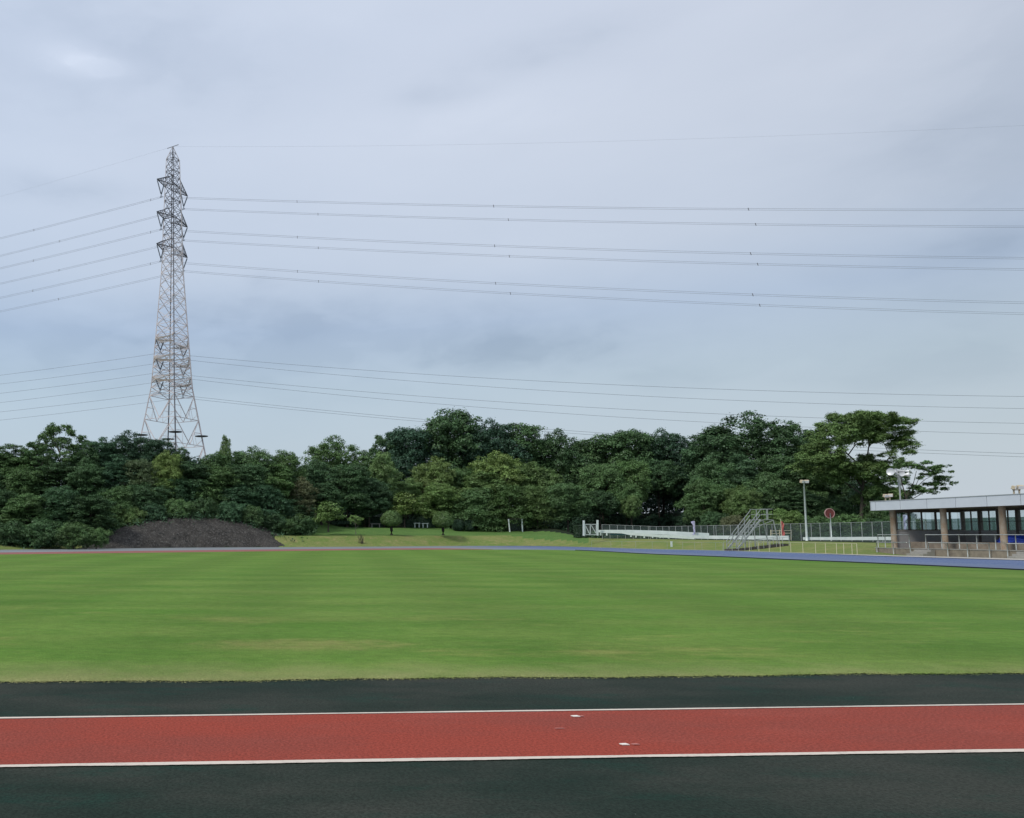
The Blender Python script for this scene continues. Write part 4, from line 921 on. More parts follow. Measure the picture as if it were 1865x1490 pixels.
def wire(key, right, left, label, bundle, group, rad):
    P0 = clamps[key]; pr, cc, bb = span(P0, DR, right); pl, _, _ = span(P0, DL, left, c0=max(.0002, min(cc, .0012)), tend=t_for(P0, DL, left[0][0]) * 2.2)
    t = thing('power_line', label, 'power line', tuple(P0), group); path = pl[::-1] + pr[1:]
    if bundle:
        for sg in (-1, 1):
            off_ = Vector((0, .10 * sg, .19 * sg)); MB().tube([p + off_ for p in path], rad, 5).build('conductor', M_WIRE, t)
        for (us_) in bundle:
            d = DL if us_ < 313 else DR; tt = t_for(P0, d, us_); seq = pl if us_ < 313 else pr
            Ls = [(q - P0).to_2d().length for q in seq]; i = int(np.searchsorted(Ls, tt)); i = max(1, min(len(seq) - 1, i)); k = (tt - Ls[i - 1]) / (Ls[i] - Ls[i - 1]); P = seq[i - 1].lerp(seq[i], k)
            MB().bar(P + Vector((0, -.12, -.30)), P + Vector((0, .12, .30)), .09).build('spacer', M_PYLD, t)
    else:
        MB().tube(path, rad, 5).build('conductor', M_WIRE, t)
UP = 'twin conductor lines strung from the pylon upper arms'; LO = 'single conductor lines strung from the pylon lower arms'
for i, (r1, r2, l, lab) in enumerate([(375.8, 382, 432, 'topmost twin power line, from the left upper arm tip'), (448.5, 470, 487, 'third twin power line down, from the left middle arm tip'), (517, 551, 541, 'fifth twin power line down, from the left bottom arm tip')]):
    wire(('A', i), [(932, r1), (1865, r2)], [(0, l)], lab, (545, 913, 1390, 53, 271), UP, .024)
for i, (r1, r2, l, lab) in enumerate([(400, 413, 464, 'second twin power line down, from the right upper arm tip'), (466.5, 490.5, 515, 'fourth twin power line down, from the right middle arm tip'), (534, 571, 566, 'sixth twin power line down, from the right bottom arm tip')]):
    wire(('B', i), [(932, r1), (1865, r2)], [(0, l)], lab, (584, 940, 1402, 101), UP, .024)
for i, (r1, r2, l, lab) in enumerate([(691, 722, 683, 'single power line, first of the lower six below the twin lines'), (733, 771, 716, 'single power line, third of the lower six'), (776.5, 826, 750, 'single power line, fifth of the lower six, passing before the treetops')]):
    wire(('C', i), [(932, r1), (1865, r2)], [(0, l)], lab, None, LO, .030)
for i, (r1, r2, l, lab) in enumerate([(707, 744, 699, 'single power line, second of the lower six'), (746, 791, 733, 'single power line, fourth of the lower six'), (781, 832, 765, 'lowest single power line, passing before the treetops')]):
    wire(('D', i), [(932, r1), (1865, r2)], [(0, l)], lab, None, LO, .030)
clamps['E'] = apex.copy()
wire('E', [(932, 262), (1865, 231)], [(0, 355)], 'thin earth wire running both ways from the pylon peak', None, 'earth wire', .009)

# ------------------------------------------------------------------ pavilion on the right
O_ = G(1595, 1009.6); kvp = (400 - PX) / F
e1 = Vector((-kvp, -1, 0)).normalized(); e2 = Vector((1, -kvp, 0)).normalized() ; UPV = Vector((0, 0, 1))
def PV(a, b_, z=0): p = O_ + e1 * a + e2 * b_; return Vector((p.x, p.y, z))
def aof(u, b_, z=None):
    k = (u - PX) / F; q = O_ + e2 * b_
    cp, sp = math.cos(PITCH), math.sin(PITCH); dz = (0 if z is None else (z - CH)) * sp
    return (k * (q.y * cp + dz) - q.x) / (e1.x - k * e1.y * cp)
def pbox(mb, a0, a1, b0, b1, z0, z1):
    return mb.box(PV((a0 + a1) / 2, (b0 + b1) / 2, (z0 + z1) / 2), (a1 - a0, b1 - b0, z1 - z0), (e1, e2, UPV))
pav = thing('spectator_pavilion', 'open-sided pavilion with flat grey roof and concrete tiers beside the blue track', 'pavilion', tuple(O_))
AEND = 40.0; BC = .75                                       # length towards the camera side, column line
a_c = [aof(1628, BC, 1.6), aof(1718, BC, 1.6), aof(1828, BC, 1.6)]; pitch_c = (a_c[2] - a_c[0]) / 2
pbox(MB(), 0, AEND, 0, 2.0, -.05, .5).build('front_tier', M_CONC, pav, bevel=.02)
pbox(MB(), .9, AEND, 2.003, 7.4, -.05, 1.03).build('rear_tier', M_CONC, pav, bevel=.02)
mb = MB(); pbox(mb, -.03, AEND, -.03, .3, .503, .56); mb.build('tier_coping', M_CONCL, pav)
for ua in (1664, 1850):
    a0 = aof(ua, -.3); mb = MB()
    for k in range(3): pbox(mb, a0, a0 + 1.5, -.95 + .3 * k, -.95 + .3 * (k + 1), -.02, .15 * (k + 1) + .02)
    mb.build('front_steps', M_CONCL, pav)
zs_t, zs_b = 4.33, 3.60; a_l = aof(1586, BC - .35, 4.0)
k = 0; a_ = a_c[0]
while a_ < AEND:
    mb = MB(); p0 = PV(a_, BC, .5); mb.tube([p0, p0 + UPV * (zs_b - .5)], .20, 14); mb.build('column', M_COL, pav, smooth=True); a_ += pitch_c
rf = pbox(MB(), a_l + .06, AEND, BC - .29, 7.2, zs_b + .06, zs_t - .05).build('roof', M_SOFF, pav)
mb = MB(); u0 = a_l; n_p = 0
while u0 < AEND:
    wd = 2.46 if n_p else .52; mbp = MB(); pbox(mbp, u0 + .02, u0 + wd - .02, BC - .38, BC - .295, zs_b, zs_t); q_ = mbp.build('fascia_panel', M_FASCIA, rf, bevel=.006); q_.parent = rf; u0 += wd; n_p += 1
mb = MB(); pbox(mb, a_l - .02, a_l + .055, BC - .38, 7.2, zs_b, zs_t); mb.build('fascia_panel', M_FASCIA, rf)
mb = MB(); pbox(mb, a_l - .04, AEND, BC - .41, BC - .24, zs_t + .003, zs_t + .06); mb.build('roof_edge_trim', M_STEEL, rf)
# end wall (across) and rear wall (along), windows above dark panels
aE = a_c[0] - .1; bE0 = BC + .25; bR = 0
for _ in range(1):
    lo, hi = 1.0, 12.0
    for _ in range(40):
        mid_ = (lo + hi) / 2; p_ = PV(aE, mid_); 
        if PX + F * p_.x / p_.y < 1753: lo = mid_
        else: hi = mid_
    bR = lo
ZSILL, ZHEAD = 1.97, 3.46
mb = MB(); pbox(mb, aE - .08, aE + .08, bE0, bR, .5, ZSILL - .05)
mb.build('end_wall_panel', M_DWALL, pav)
mb = MB(); pbox(mb, aE - .075, aE + .075, bE0, bR, ZHEAD, zs_b + .05); mb.build('end_wall_header', M_FRAME, pav)
def b_of_u(u, a):
    lo, hi = -1, 14
    for _ in range(40):
        mid_ = (lo + hi) / 2; p_ = PV(a, mid_)
        if PX + F * p_.x / p_.y < u: lo = mid_
        else: hi = mid_
    return lo
edges = [1631, 1653, 1677, 1702, 1716, 1728, 1750]
for i in range(len(edges) - 1):
    b0, b1 = b_of_u(edges[i], aE), b_of_u(edges[i + 1], aE)
    wnd = MB(); fr_ = .07 if i % 2 else .03
    pbox(wnd, aE - .05, aE + .05, b0, b0 + fr_, ZSILL + .003, ZHEAD - .003); pbox(wnd, aE - .05, aE + .05, b1 - .05, b1, ZSILL + .003, ZHEAD - .003)
    pbox(wnd, aE - .05, aE + .05, b0 + fr_, b1 - .05, ZSILL + .003, ZSILL + .06); pbox(wnd, aE - .05, aE + .05, b0 + fr_, b1 - .05, ZHEAD - .05, ZHEAD - .003)
    w_ = wnd.build('window', M_FRAME, pav); g_ = MB(); pbox(g_, aE - .005, aE + .005, b0 + fr_, b1 - .05, ZSILL + .06, ZHEAD - .05); g_.build('pane', M_GLASS, w_)
mb = MB(); pbox(mb, aE - .11, aE + .11, bE0, bR, ZSILL - .047, ZSILL); mb.build('window_sill', M_CONCL, pav)
mb = MB(); pbox(mb, aE - .1, AEND, bR, bR + .16, 1.03, 1.93); mb.build('rear_wall_panel', M_DWALL, pav)
mb = MB(); pbox(mb, aE - .1, AEND, bR + .002, bR + .158, ZHEAD, zs_b + .05); mb.build('rear_wall_header', M_FRAME, pav)
aw = aof(1753, bR, 1.6); bay = (aof(1818.7, bR, 1.6) - aw) / 2; k = 0
while aw + bay < 30:
    mb = MB(); pbox(mb, aw - .11, aw + .11, bR - .02, bR + .2, 1.033, ZHEAD - .003); mb.build('window_post', M_FRAME, pav)
    wnd = MB(); m0, m1 = aw + .11, aw + bay - .11; mc = (m0 + m1) / 2
    pbox(wnd, mc - .03, mc + .03, bR + .04, bR + .12, 1.95, ZHEAD - .003); pbox(wnd, m0, m1, bR + .04, bR + .12, 1.933, 1.949); pbox(wnd, m0, m1, bR + .045, bR + .115, 2.62, 2.66)
    w_ = wnd.build('window', M_FRAME, pav); g_ = MB(); pbox(g_, m0, m1, bR + .076, bR + .084, 1.95, ZHEAD - .003); g_.build('pane', M_GLASS, w_)
    aw += bay
# blue tarpaulin heap on the rear tier
def blob(name, m, cen, rx, ry, rz, seed, label=None, cat=None, parent=None, floor=None, amp=.12):
    me_ = bpy.data.meshes.new(name); bm = bmesh.new(); bmesh.ops.create_icosphere(bm, subdivisions=4, radius=1); rr_ = random.Random(seed); ph = [rr_.uniform(0, 6) for _ in range(6)]
    for v in bm.verts:
        c_ = v.co.copy(); k_ = 1 + amp * (math.sin(c_.x * 5 + ph[0]) * math.cos(c_.y * 4 + ph[1]) + .5 * math.sin(c_.z * 9 + c_.x * 7 + ph[2]))
        v.co = Vector((c_.x * rx * k_, c_.y * ry * k_, max(0 if floor is None else floor, c_.z) * rz * k_))
    for f in bm.faces: f.smooth = True
    bm.to_mesh(me_); bm.free(); me_.materials.append(m); o = bpy.data.objects.new(name, me_); C.objects.link(o); o.location = cen
    if label: tag(o, label, cat)
    return o
pt = PV(aof(1858, 3.2, 1.3), 3.2, 1.035)
blob('tarpaulin', M_TARP, pt, 1.05, 1.6, .58, 3, 'bright blue tarpaulin draped over a heap on the pavilion tier', 'tarpaulin', floor=0)

# handrails
def railing(name, label, pts, z0, z1, m=M_STEEL, r=.028, mid=False, group=None, rails=True, posts=None):
    base = pts[0]; t = thing(name, label, 'handrail', (base.x, base.y, z0), group)
    if rails:
        mb = MB(); mb.tube([Vector((p.x, p.y, z1 if not callable(z1) else z1(p))) for p in pts], r, 8); mb.build('top_rail', m, t, smooth=True)
        if mid: mb = MB(); mb.tube([Vector((p.x, p.y, (z0 + z1) / 2)) for p in pts], r * .8, 8); mb.build('middle_rail', m, t, smooth=True)
    for p in (posts or pts):
        MB().tube([Vector((p.x, p.y, z0)), Vector((p.x, p.y, z1 if not callable(z1) else z1(p)))], r * 1.1, 8).build('post', m, t, smooth=True)
HG = 'steel handrails along the pavilion tiers'
railing('handrail', 'short lower handrail on the paving at the pavilion far corner', [PV(aof(u, -.25, 0.5), -.25) for u in (1597, 1627, 1658)], 0, 1.0, group=HG)
railing('handrail', 'longer lower handrail on the paving between the first two concrete steps', [PV(aof(u, -.25, .5), -.25) for u in (1691, 1726, 1762, 1802)], 0, 1.0, group=HG)
railing('handrail', 'lower handrail on the paving cut off by the right frame edge', [PV(aof(u, -.25, .5), -.25) for u in (1835, 1880, 1930, 1985)], 0, 1.0, group=HG)
railing('handrail', 'short upper handrail on the concrete tier beside the corner column', [PV(aof(u, .15, 1.2), .15) for u in (1599, 1612, 1656)], .56, 1.6, group=HG)
railing('handrail', 'long upper handrail on the concrete tier in front of the middle columns', [PV(aof(u, .15, 1.2), .15) for u in (1686, 1715, 1747, 1779, 1813, 1850, 1890, 1932)], .56, 1.6, group=HG)

# floodlights and loudspeakers on the roof
def floodlight(p, label, r=0, k=1.0, spread=1):
    t = thing('floodlight', label, 'floodlight', tuple(p), 'floodlights on the pavilion roof')
    mb = MB()
    for dx in (-.22, .22): mb.bar(p + Vector((dx * k, 0, 0)), p + Vector((dx * k, 0, .42 * k)), .07)
    mb.bar(p + Vector((-.3 * k, 0, .42 * k)), p + Vector((.3 * k, 0, .42 * k)), .07); mb.build('stand', M_LAMP, t)
    for sg, dz in ((-1, 0), (1, .04)):
        c_ = p + Vector((.26 * sg * k, -.05, (.60 + dz) * k)); rot = Matrix.Rotation(R(25 * -sg + r), 3, 'Z') @ Matrix.Rotation(R(18), 3, 'X'); ax = tuple(rot @ v for v in (Vector((1, 0, 0)), Vector((0, 1, 0)), Vector((0, 0, 1))))
        h = MB().box(c_, (.42 * k, .26 * k, .30 * k), ax).build('lamp_head', M_LAMP, t, bevel=.03); MB().box(c_ - ax[1] * .14 * k, (.36 * k, .03, .24 * k), ax).build('lens', M_LENS, h)
floodlight(PV(aof(1617, 1.2, 4.3), 1.2, zs_t), 'twin floodlight on the far corner of the pavilion roof, near the loudspeakers', -20, .8)
floodlight(PV(aof(1852, 1.0, 4.3), 1.0, zs_t), 'twin floodlight on the pavilion roof near the right frame edge', 10, .85)
sp = PV(aof(1639, 1.6, 5), 1.6, zs_t); spk = thing('loudspeaker_mast', 'short mast carrying a cluster of silver horn loudspeakers on the pavilion roof', 'loudspeaker', tuple(sp))
zt_ = at(1639, 866, sp.y).z
mb = MB(); mb.tube([sp, sp + UPV * (zt_ - sp.z)], .055, 8); mb.tube([sp + Vector((.12, 0, 1.0)), sp + Vector((.12, 0, zt_ - sp.z))], .03, 6); mb.tube([sp + Vector((-.10, 0, 1.2)), sp + Vector((-.10, 0, zt_ - sp.z))], .025, 6)
mb.build('mast', M_STEEL, spk)
def horn(c_, d, L_, r1):
    d = Vector(d).normalized(); mb = MB(); pts = [c_ + d * L_ * k for k in (-.55, -.35, -.3, 0, .25, .4, .5)]; mb.tube(pts, [.09, .10, .05, .09, r1 * .55, r1 * .85, r1], 16)
    mb.build('horn', M_HORN, spk, smooth=True)
hc = Vector((sp.x, sp.y, zt_))
horn(hc + Vector((-.50, -.1, .28)), (-1, -.5, .02), .9, .30); horn(hc + Vector((-.12, -.2, .12)), (-.2, -1, 0), .7, .22); horn(hc + Vector((.25, 0, .38)), (-1, .2, .1), .9, .17); horn(hc + Vector((.30, -.1, .05)), (1, -.5, 0), .7, .2)
mb = MB(); mb.tube([hc + Vector((-.45, 0, .05)), hc + Vector((-.2, 0, -.12)), hc + Vector((.2, 0, -.12)), hc + Vector((.45, 0, .02))], .04, 8); mb.build('bracket', M_STEEL, spk)

# ------------------------------------------------------------------ fence, walls, gate behind the grass bank
def fline(u, dY=0):   # run of the fence in plan
    Y = interp(u, [(1060, 112), (1290, 106), (1480, 97), (1625, 88), (1760, 80)]) + dY
    return place(u, Y)
fence = thing('mesh_fence', 'long dark mesh fence with pale posts behind the white walls', 'fence', tuple(fline(1095)))
posts_u = list(np.arange(1095, 1180, 14)) + list(np.arange(1182, 1300, 11.6)) + list(np.arange(1302, 1400, 13.2)) + [1404, 1420, 1438, 1456, 1475, 1491, 1509, 1528, 1548, 1567, 1586, 1604, 1622, 1642, 1662, 1684, 1706]
ftop = lambda u: interp(u, [(1090, 955), (1200, 959), (1300, 957), (1480, 953), (1620, 950), (1720, 948)])
for u in posts_u:
    p = fline(u); zt2 = at(u, ftop(u), p.y).z; MB().tube([p - Vector((0, 0, .1)), Vector((p.x, p.y, zt2))], .035, 6).build('post', M_STEEL, fence)
mb = MB()
for a, b_ in zip(posts_u[:-1], posts_u[1:]):
    p, q = fline(a, .05), fline(b_, .05); mb.quad((p.x, p.y, p.z - .1), (q.x, q.y, q.z - .1), (q.x, q.y, at(b_, ftop(b_), q.y).z - .05), (p.x, p.y, at(a, ftop(a), p.y).z - .05))
mb.build('mesh', M_NET, fence)
mb = MB(); mb.tube([Vector((fline(u).x, fline(u).y, at(u, ftop(u) + .3, fline(u).y).z)) for u in posts_u], .02, 5); mb.build('top_wire', M_STEEL, fence)
def wall(name, label, pts, thick, m, cat='wall', group=None):
    t = None; mb = MB()
    for (u0, vt0, vb0, d0), (u1, vt1, vb1, d1) in zip(pts[:-1], pts[1:]):
        p, q = fline(u0, d0), fline(u1, d1); n_ = (q - p); n_.z = 0; n_ = Vector((-n_.y, n_.x, 0)).normalized() * thick
        P = [Vector((r_.x, r_.y, at(u_, v_, r_.y).z)) for r_, u_, v_ in ((p, u0, vb0), (q, u1, vb1), (q, u1, vt1), (p, u0, vt0))]
        b0 = len(mb.v); mb.v += [tuple(x) for x in P] + [tuple(x + n_) for x in P]
        mb.f += [tuple(b0 + k for k in f) for f in ((0, 1, 2, 3), (7, 6, 5, 4), (3, 2, 6, 7), (1, 0, 4, 5), (0, 3, 7, 4), (2, 1, 5, 6))]
    o = mb.build(name, m); return tag(o, label, cat, group)
wall('ramp_parapet', 'long white parapet sloping down behind the gate towards the banner', [(1084, 965.5, 969.5, -1.6), (1110, 965, 969.5, -1.6), (1146, 965.2, 971, -1.6), (1200, 966.5, 973.5, -1.6), (1289, 971, 976.5, -1.6)], .25, M_WHITE)
wall('low_white_wall', 'low white wall running past the foot of the stairs to the red banner', [(1146, 970, 973.5, -2.4), (1200, 974, 979, -2.4), (1289, 975.5, 981.5, -2.4), (1433, 975.8, 983.5, -2.4)], .3, M_WHITE)
wall('low_white_wall', 'low white wall behind the lamp post and round sign', [(1459, 978.5, 983.5, -1.6), (1640, 977.5, 984, -1.6)], .3, M_WHITE)
bt = thing('guard_rail', 'white guard rail on short posts beside the gate, in front of the parapet', 'guard rail', tuple(fline(1088, -3)))
mb = MB(); prev = None
for u, v in ((1092, 968.5), (1130, 969.5), (1146, 972.5), (1200, 976.5), (1262, 980)):
    p = fline(u, -3); P = Vector((p.x, p.y, at(u, v, p.y).z)); 
    if prev is not None: mb.bar(prev, P, .12, .30)
    prev = P
mb.build('rail', M_WHITE, bt)
for u, v0, v1 in ((1103, 969, 975.5), (1147, 971, 978), (1156, 972, 979), (1171, 973, 980), (1186, 974, 980), (1200, 975, 980), (1215, 977, 981), (1092, 968, 975)):
    p = fline(u, -3); MB().bar(Vector((p.x, p.y, at(u, v1, p.y).z)), Vector((p.x, p.y, at(u, v0, p.y).z)), .14).build('post', M_WHITE, bt)
cx = fline(1127, -1.2)
mb = MB(); p, q = fline(1109, -1.45), fline(1145, -1.45); mb.bar(Vector((p.x, p.y, at(1109, 971.6, p.y).z)), Vector((q.x, q.y, at(1145, 971.6, q.y).z)), .1, .42)
tag(mb.build('dark_green_opening', mat('dark_green_opening', (.02, .06, .065), .7, .2)), 'dark green strip standing in for the opening under the white parapet', 'opening')  # dark strip added to stand in for the open gap
# gate
gp = fline(1076, -4); gate = thing('gate', 'tall white gate posts with wire-mesh gate leaves between them', 'gate', tuple(gp))
def uvY(u, v, Y): return at(u, v, Y)
GY = gp.y
for u, vt, vb in ((1063.2, 948, 976), (1088.2, 947.2, 975.5)): MB().bar(uvY(u, vb, GY), uvY(u, vt, GY), .19).build('post', M_WHITE, gate)
mb = MB()
for (a, b_) in (((1065, 955), (1087, 955)), ((1065, 974), (1087, 974)), ((1075, 955), (1075, 975)), ((1066, 957), (1074, 973)), ((1077, 957), (1086, 972)), ((1066, 955), (1066, 975)), ((1086, 955), (1086, 975))): mb.bar(uvY(*a, GY), uvY(*b_, GY), .065)
mb.build('leaf_frame', M_WHITE, gate)
mb = MB(); mb.quad(uvY(1065, 974, GY + .03), uvY(1087, 974, GY + .03), uvY(1087, 955, GY + .03), uvY(1065, 955, GY + .03)); mb.build('mesh', M_NETL, gate)
# low wire fence from gate to the left
p0, p1 = place(890, 136), place(1000, 134)
fn = thing('wire_fence', 'thin low wire fence running left from the gate behind the lawn', 'fence', tuple(p0))
for i in range(13):
    p = p0.lerp(p1, i / 12); p.z = tz(p.x, p.y); MB().tube([p, p + UPV * 1.5], .025, 6).build('post', M_FRAME, fn)
mb = MB(); 
for h in (.5, 1.0, 1.5): mb.tube([Vector((p0.lerp(p1, i / 12).x, p0.lerp(p1, i / 12).y, tz(p0.lerp(p1, i / 12).x, p0.lerp(p1, i / 12).y) + h)) for i in range(13)], .014, 5)
mb.build('wire', M_FRAME, fn)

# lamp post, round sign, banners, marker
lp = fline(1466, -2.2); top_z = at(1463, 879, lp.y).z
lamp = thing('lamp_post', 'tall slim grey lamp post with two lamps, right of the red banner', 'lamp post', tuple(lp))
MB().tube([lp, Vector((lp.x, lp.y, lp.z + .5)), Vector((lp.x, lp.y, top_z))], [.13, .11, .075], 12).build('pole', M_WHITE, lamp, smooth=True)
mb = MB(); mb.bar(Vector((lp.x - .4, lp.y, top_z)), Vector((lp.x + .4, lp.y, top_z)), .08); mb.build('cross_bar', M_STEEL, lamp)
for sg in (-1, 1):
    c_ = Vector((lp.x + .26 * sg, lp.y - .1, top_z + .12)); rot = Matrix.Rotation(R(-20 * sg), 3, 'Z') @ Matrix.Rotation(R(20), 3, 'X'); ax = tuple(rot @ v for v in (Vector((1, 0, 0)), Vector((0, 1, 0)), UPV))
    h = MB().box(c_, (.44, .3, .34), ax).build('lamp_head', M_LAMP, lamp, bevel=.04); MB().box(c_ - ax[1] * .16, (.38, .02, .28), ax).build('lens', M_LENS, h)
sg_ = fline(1511, -2.0); rs = thing('round_sign', 'dull red round sign with pale rim on a white pole', 'sign', tuple(sg_)); cz = at(1508.5, 935, sg_.y).z
MB().tube([sg_, Vector((sg_.x, sg_.y, cz))], .05, 10).build('pole', M_WHITE, rs, smooth=True)
dc = Vector((sg_.x, sg_.y + .09, cz)); dn = Vector((0, 1, 0)); r_s = 8.6 * sg_.y / F
MB().tube([dc, dc + dn * .03], r_s, 40).build('disc', M_SRED, rs)
mb = MB(); n_ = 40
for i in range(n_):
    a0, a1 = 2 * math.pi * i / n_, 2 * math.pi * (i + 1) / n_; f_ = lambda a: dc + Vector((math.cos(a) * r_s, 0, math.sin(a) * r_s)); mb.bar(f_(a0), f_(a1), .075)
mb.build('rim', M_PINK, rs)
def banner(u, vt, vb, w, hcloth, m, label, dY, lean=0, pole_m=M_STEEL, seed=0, taper=.6, drop=0, base=None, off=1):
    p = base or fline(u, dY); zt2 = at(u, vt, p.y).z; t = thing('banner_flag', label, 'banner', tuple(p))
    MB().tube([p, Vector((p.x + lean, p.y, zt2))], .028, 8).build('pole', pole_m, t)
    mb = MB(); n_, k_ = 14, 5
    for i in range(n_ + 1):
        z = zt2 - drop - hcloth * i / n_; x0 = p.x + lean * (z - p.z) / (zt2 - p.z)
        for j in range(k_ + 1):
            ww = w * (1 - taper * math.sin(i / n_ * 2.6) ** 2); x = x0 + off * ww * j / k_ ; y = p.y + .12 * math.sin(i * .9 + j * 1.3 + seed) * j / k_
            mb.v.append((x, y, z + .04 * math.sin(j + i * .5)))
    for i in range(n_):
        for j in range(k_): mb.f.append((i * (k_ + 1) + j, i * (k_ + 1) + j + 1, (i + 1) * (k_ + 1) + j + 1, (i + 1) * (k_ + 1) + j))
    o = mb.build('cloth', m, t, smooth=True); s_ = o.modifiers.new('thickness', 'SOLIDIFY'); s_.thickness = .012
banner(1264, 949.5, 978, .42, 1.7, M_FLAGP, 'lavender banner flag on a pole behind the white wall', -2.0, seed=1, taper=.55, off=-1)
banner(1421, 945, 979, .30, 2.0, M_FLAGR, 'furled red banner flag on a pole at the end of the white wall', -2.1, lean=-.05, pole_m=M_TAN, seed=2, taper=-.1, drop=.35)
banner(1643, 938, 975, .5, 1.6, M_FLAGP, 'lavender banner flag seen through the pavilion end window', -3, seed=3, taper=.5)
p = G(1220, 992, .3); p = place(1220, yout(1220) + 4.5)
mk = MB(); h0 = at(1220, 986, p.y).z; mk.box((p.x, p.y, (p.z + h0) / 2 - .03), (.15, .15, h0 - p.z)); mk.box((p.x, p.y, h0 - .02), (.17, .17, .05)); tag(mk.build('marker_post', M_WHITE), 'small white marker post standing on the grass bank', 'marker post')

# fence gate frame right of the red banner
gx = [fline(1412, -1.2), fline(1443, -1.2)]
tf = thing('barrier', 'tan tube barrier beside the red banner, against the fence', 'barrier', tuple(gx[0])); mb = MB()
Yb = gx[0].y
for a, b_ in (((1404, 967), (1441, 966)), ((1404, 972), (1441, 971))): mb.bar(at(*a, Yb), at(*b_, Yb), .06)
mb.build('rail', M_TAN, tf)
for u in (1404, 1420, 1441): MB().bar(at(u, 983, Yb), at(u, 965, Yb), .08).build('post', M_TAN, tf)

# ------------------------------------------------------------------ steel stairs
sb = G(1324, 1001, .1); YS = sb.y
s_ = Vector((.985, .174, 0)).normalized(); w_ = Vector((.174, -.985, 0)).normalized() * 1.25
rise = at(1372, 946, YS + 2.3).z; L_run = None
st = thing('steel_stairs', 'steep galvanised steel staircase climbing to a small railed platform over the bank', 'stairs', tuple(sb))
topc = at(1366, 947, YS + .6); run = ((topc.x - sb.x) / s_.x); Z1 = topc.z
foot = [sb, sb + w_]; head = [sb + s_ * run, sb + s_ * run + w_]
for p in foot: p.z = tz(p.x, p.y) + .02
for p in head: p.z = Z1
for k in range(2):
    MB().bar(foot[k], head[k], .07, .16).build('stringer', M_STEEL, st)
    hr = MB(); 
    for hh in (.95, .5):
        hr.bar(foot[k] + UPV * hh, head[k] + UPV * hh, .042)
    for i in range(5): q = foot[k].lerp(head[k], i / 4); hr.bar(q, q + UPV * .95, .05)
    hr.build('handrail', M_STEEL, st)
for i in range(1, 12):
    q = foot[0].lerp(head[0], i / 12); r_ = foot[1].lerp(head[1], i / 12); MB().box((q + r_) / 2, (.17, 1.0, .03), (s_, w_.normalized(), UPV)).build('tread', M_STEEL, st)
PLn = 1.45; pf = [head[0], head[1], head[1] + s_ * PLn, head[0] + s_ * PLn]
mb = MB(); c_ = sum(pf, Vector()) / 4; mb.box(c_, (PLn, 1.1, .06), (s_, w_.normalized(), UPV)); mb.build('platform', M_STEEL, st)
mb = MB()
for a, b_ in ((0, 3), (1, 2), (2, 3)):
    for hh in (.55, 1.08): mb.bar(pf[a] + UPV * hh, pf[b_] + UPV * hh, .05)
    for k in (0, .5, 1): q = pf[a].lerp(pf[b_], k); mb.bar(q, q + UPV * 1.08, .05)
mb.build('platform_railing', M_STEEL, st)
for i, q in enumerate(pf[2:]):
    e = q + s_ * .35 + Vector((.15, 0, 0)); e.z = tz(e.x, e.y); MB().bar(e, q, .075).build('leg', M_STEEL, st)
for k in range(2):
    q = foot[k].lerp(head[k], .72); e = q + s_ * .1; e.z = tz(e.x, e.y); MB().bar(e, q, .06).build('leg', M_STEEL, st); MB().bar(q, pf[3 if k == 0 else 2] - UPV * .05, .05).build('brace', M_STEEL, st)
    e2_ = pf[3 if k == 0 else 2] + s_ * .3; e2_.z = tz(e2_.x, e2_.y) + .5; MB().bar(Vector((e.x, e.y, e.z + .5)), e2_, .04).build('brace', M_STEEL, st)
# added dark strip standing in for the ramp gap, and thin rails, beside the staircase
mb = MB(); pA = place(1322, yout(1322) + .6); pB = place(1425, yout(1425) + 8.5)
stp = thing('bank_ramp_gap', 'dark strip standing in for the ramp gap up the grass bank right of the steel stairs', 'ramp gap', tuple(pA))
d_ = (pB - pA); n_ = Vector((-d_.y, d_.x, 0)).normalized()
for i in range(16):
    q = pA.lerp(pB, (i + .5) / 16); q.z = tz(q.x, q.y); mb.box(q + Vector((0, 0, .03)), ((d_.to_2d().length) / 16 * .96, 1.3, .26), (Vector((d_.x, d_.y, 0)).normalized(), n_, UPV))
mb.build('gap_strip', mat('dark_gap_concrete', (.05, .045, .045), .9, .1, vary=(.09, .085, .08), scale=2), stp)  # darkness of the ramp gap put into the concrete colour
for k, lab in ((-.75, 'thin tube handrail on the track side of the dark ramp gap'), (.75, 'thin tube handrail on the fence side of the dark ramp gap')):
    P = [pA.lerp(pB, i / 9) + n_ * k for i in range(10)]; t = thing('handrail', lab, 'handrail', tuple(P[0]), 'thin handrails on the grass bank')
    for p in P: p.z = tz(p.x, p.y)
    MB().tube([p + UPV * .85 for p in P], .022, 6).build('top_rail', M_STEEL, t)
    for p in P[::1]: MB().tube([p, p + UPV * .85], .024, 6).build('post', M_STEEL, t)
P = [place(u, yout(u) + .9) for u in (1361, 1378, 1397, 1417, 1436, 1458, 1481, 1499, 1519, 1532, 1547, 1556)]
t = thing('handrail', 'long pale thin rail along the track edge in front of the grass bank', 'handrail', tuple(P[0]), 'thin handrails on the grass bank')
MB().tube([p + UPV * .9 for p in P], .012, 6).build('top_rail', M_TAN, t)
for p in P: MB().tube([p, p + UPV * .9], .022, 6).build('post', M_TAN, t)
P = [place(u, yout(u) + 1.0) for u in (1075, 1110, 1130, 1155, 1185, 1212, 1240, 1262, 1275, 1300, 1312)]
t = thing('handrail', 'faint thin wire rail along the track edge left of the stairs', 'handrail', tuple(P[0]), 'thin handrails on the grass bank')
MB().tube([p + UPV * .8 for p in P], .010, 6).build('top_rail', M_STEEL, t)
for p in P: MB().tube([p, p + UPV * .8], .012, 6).build('post', M_STEEL, t)

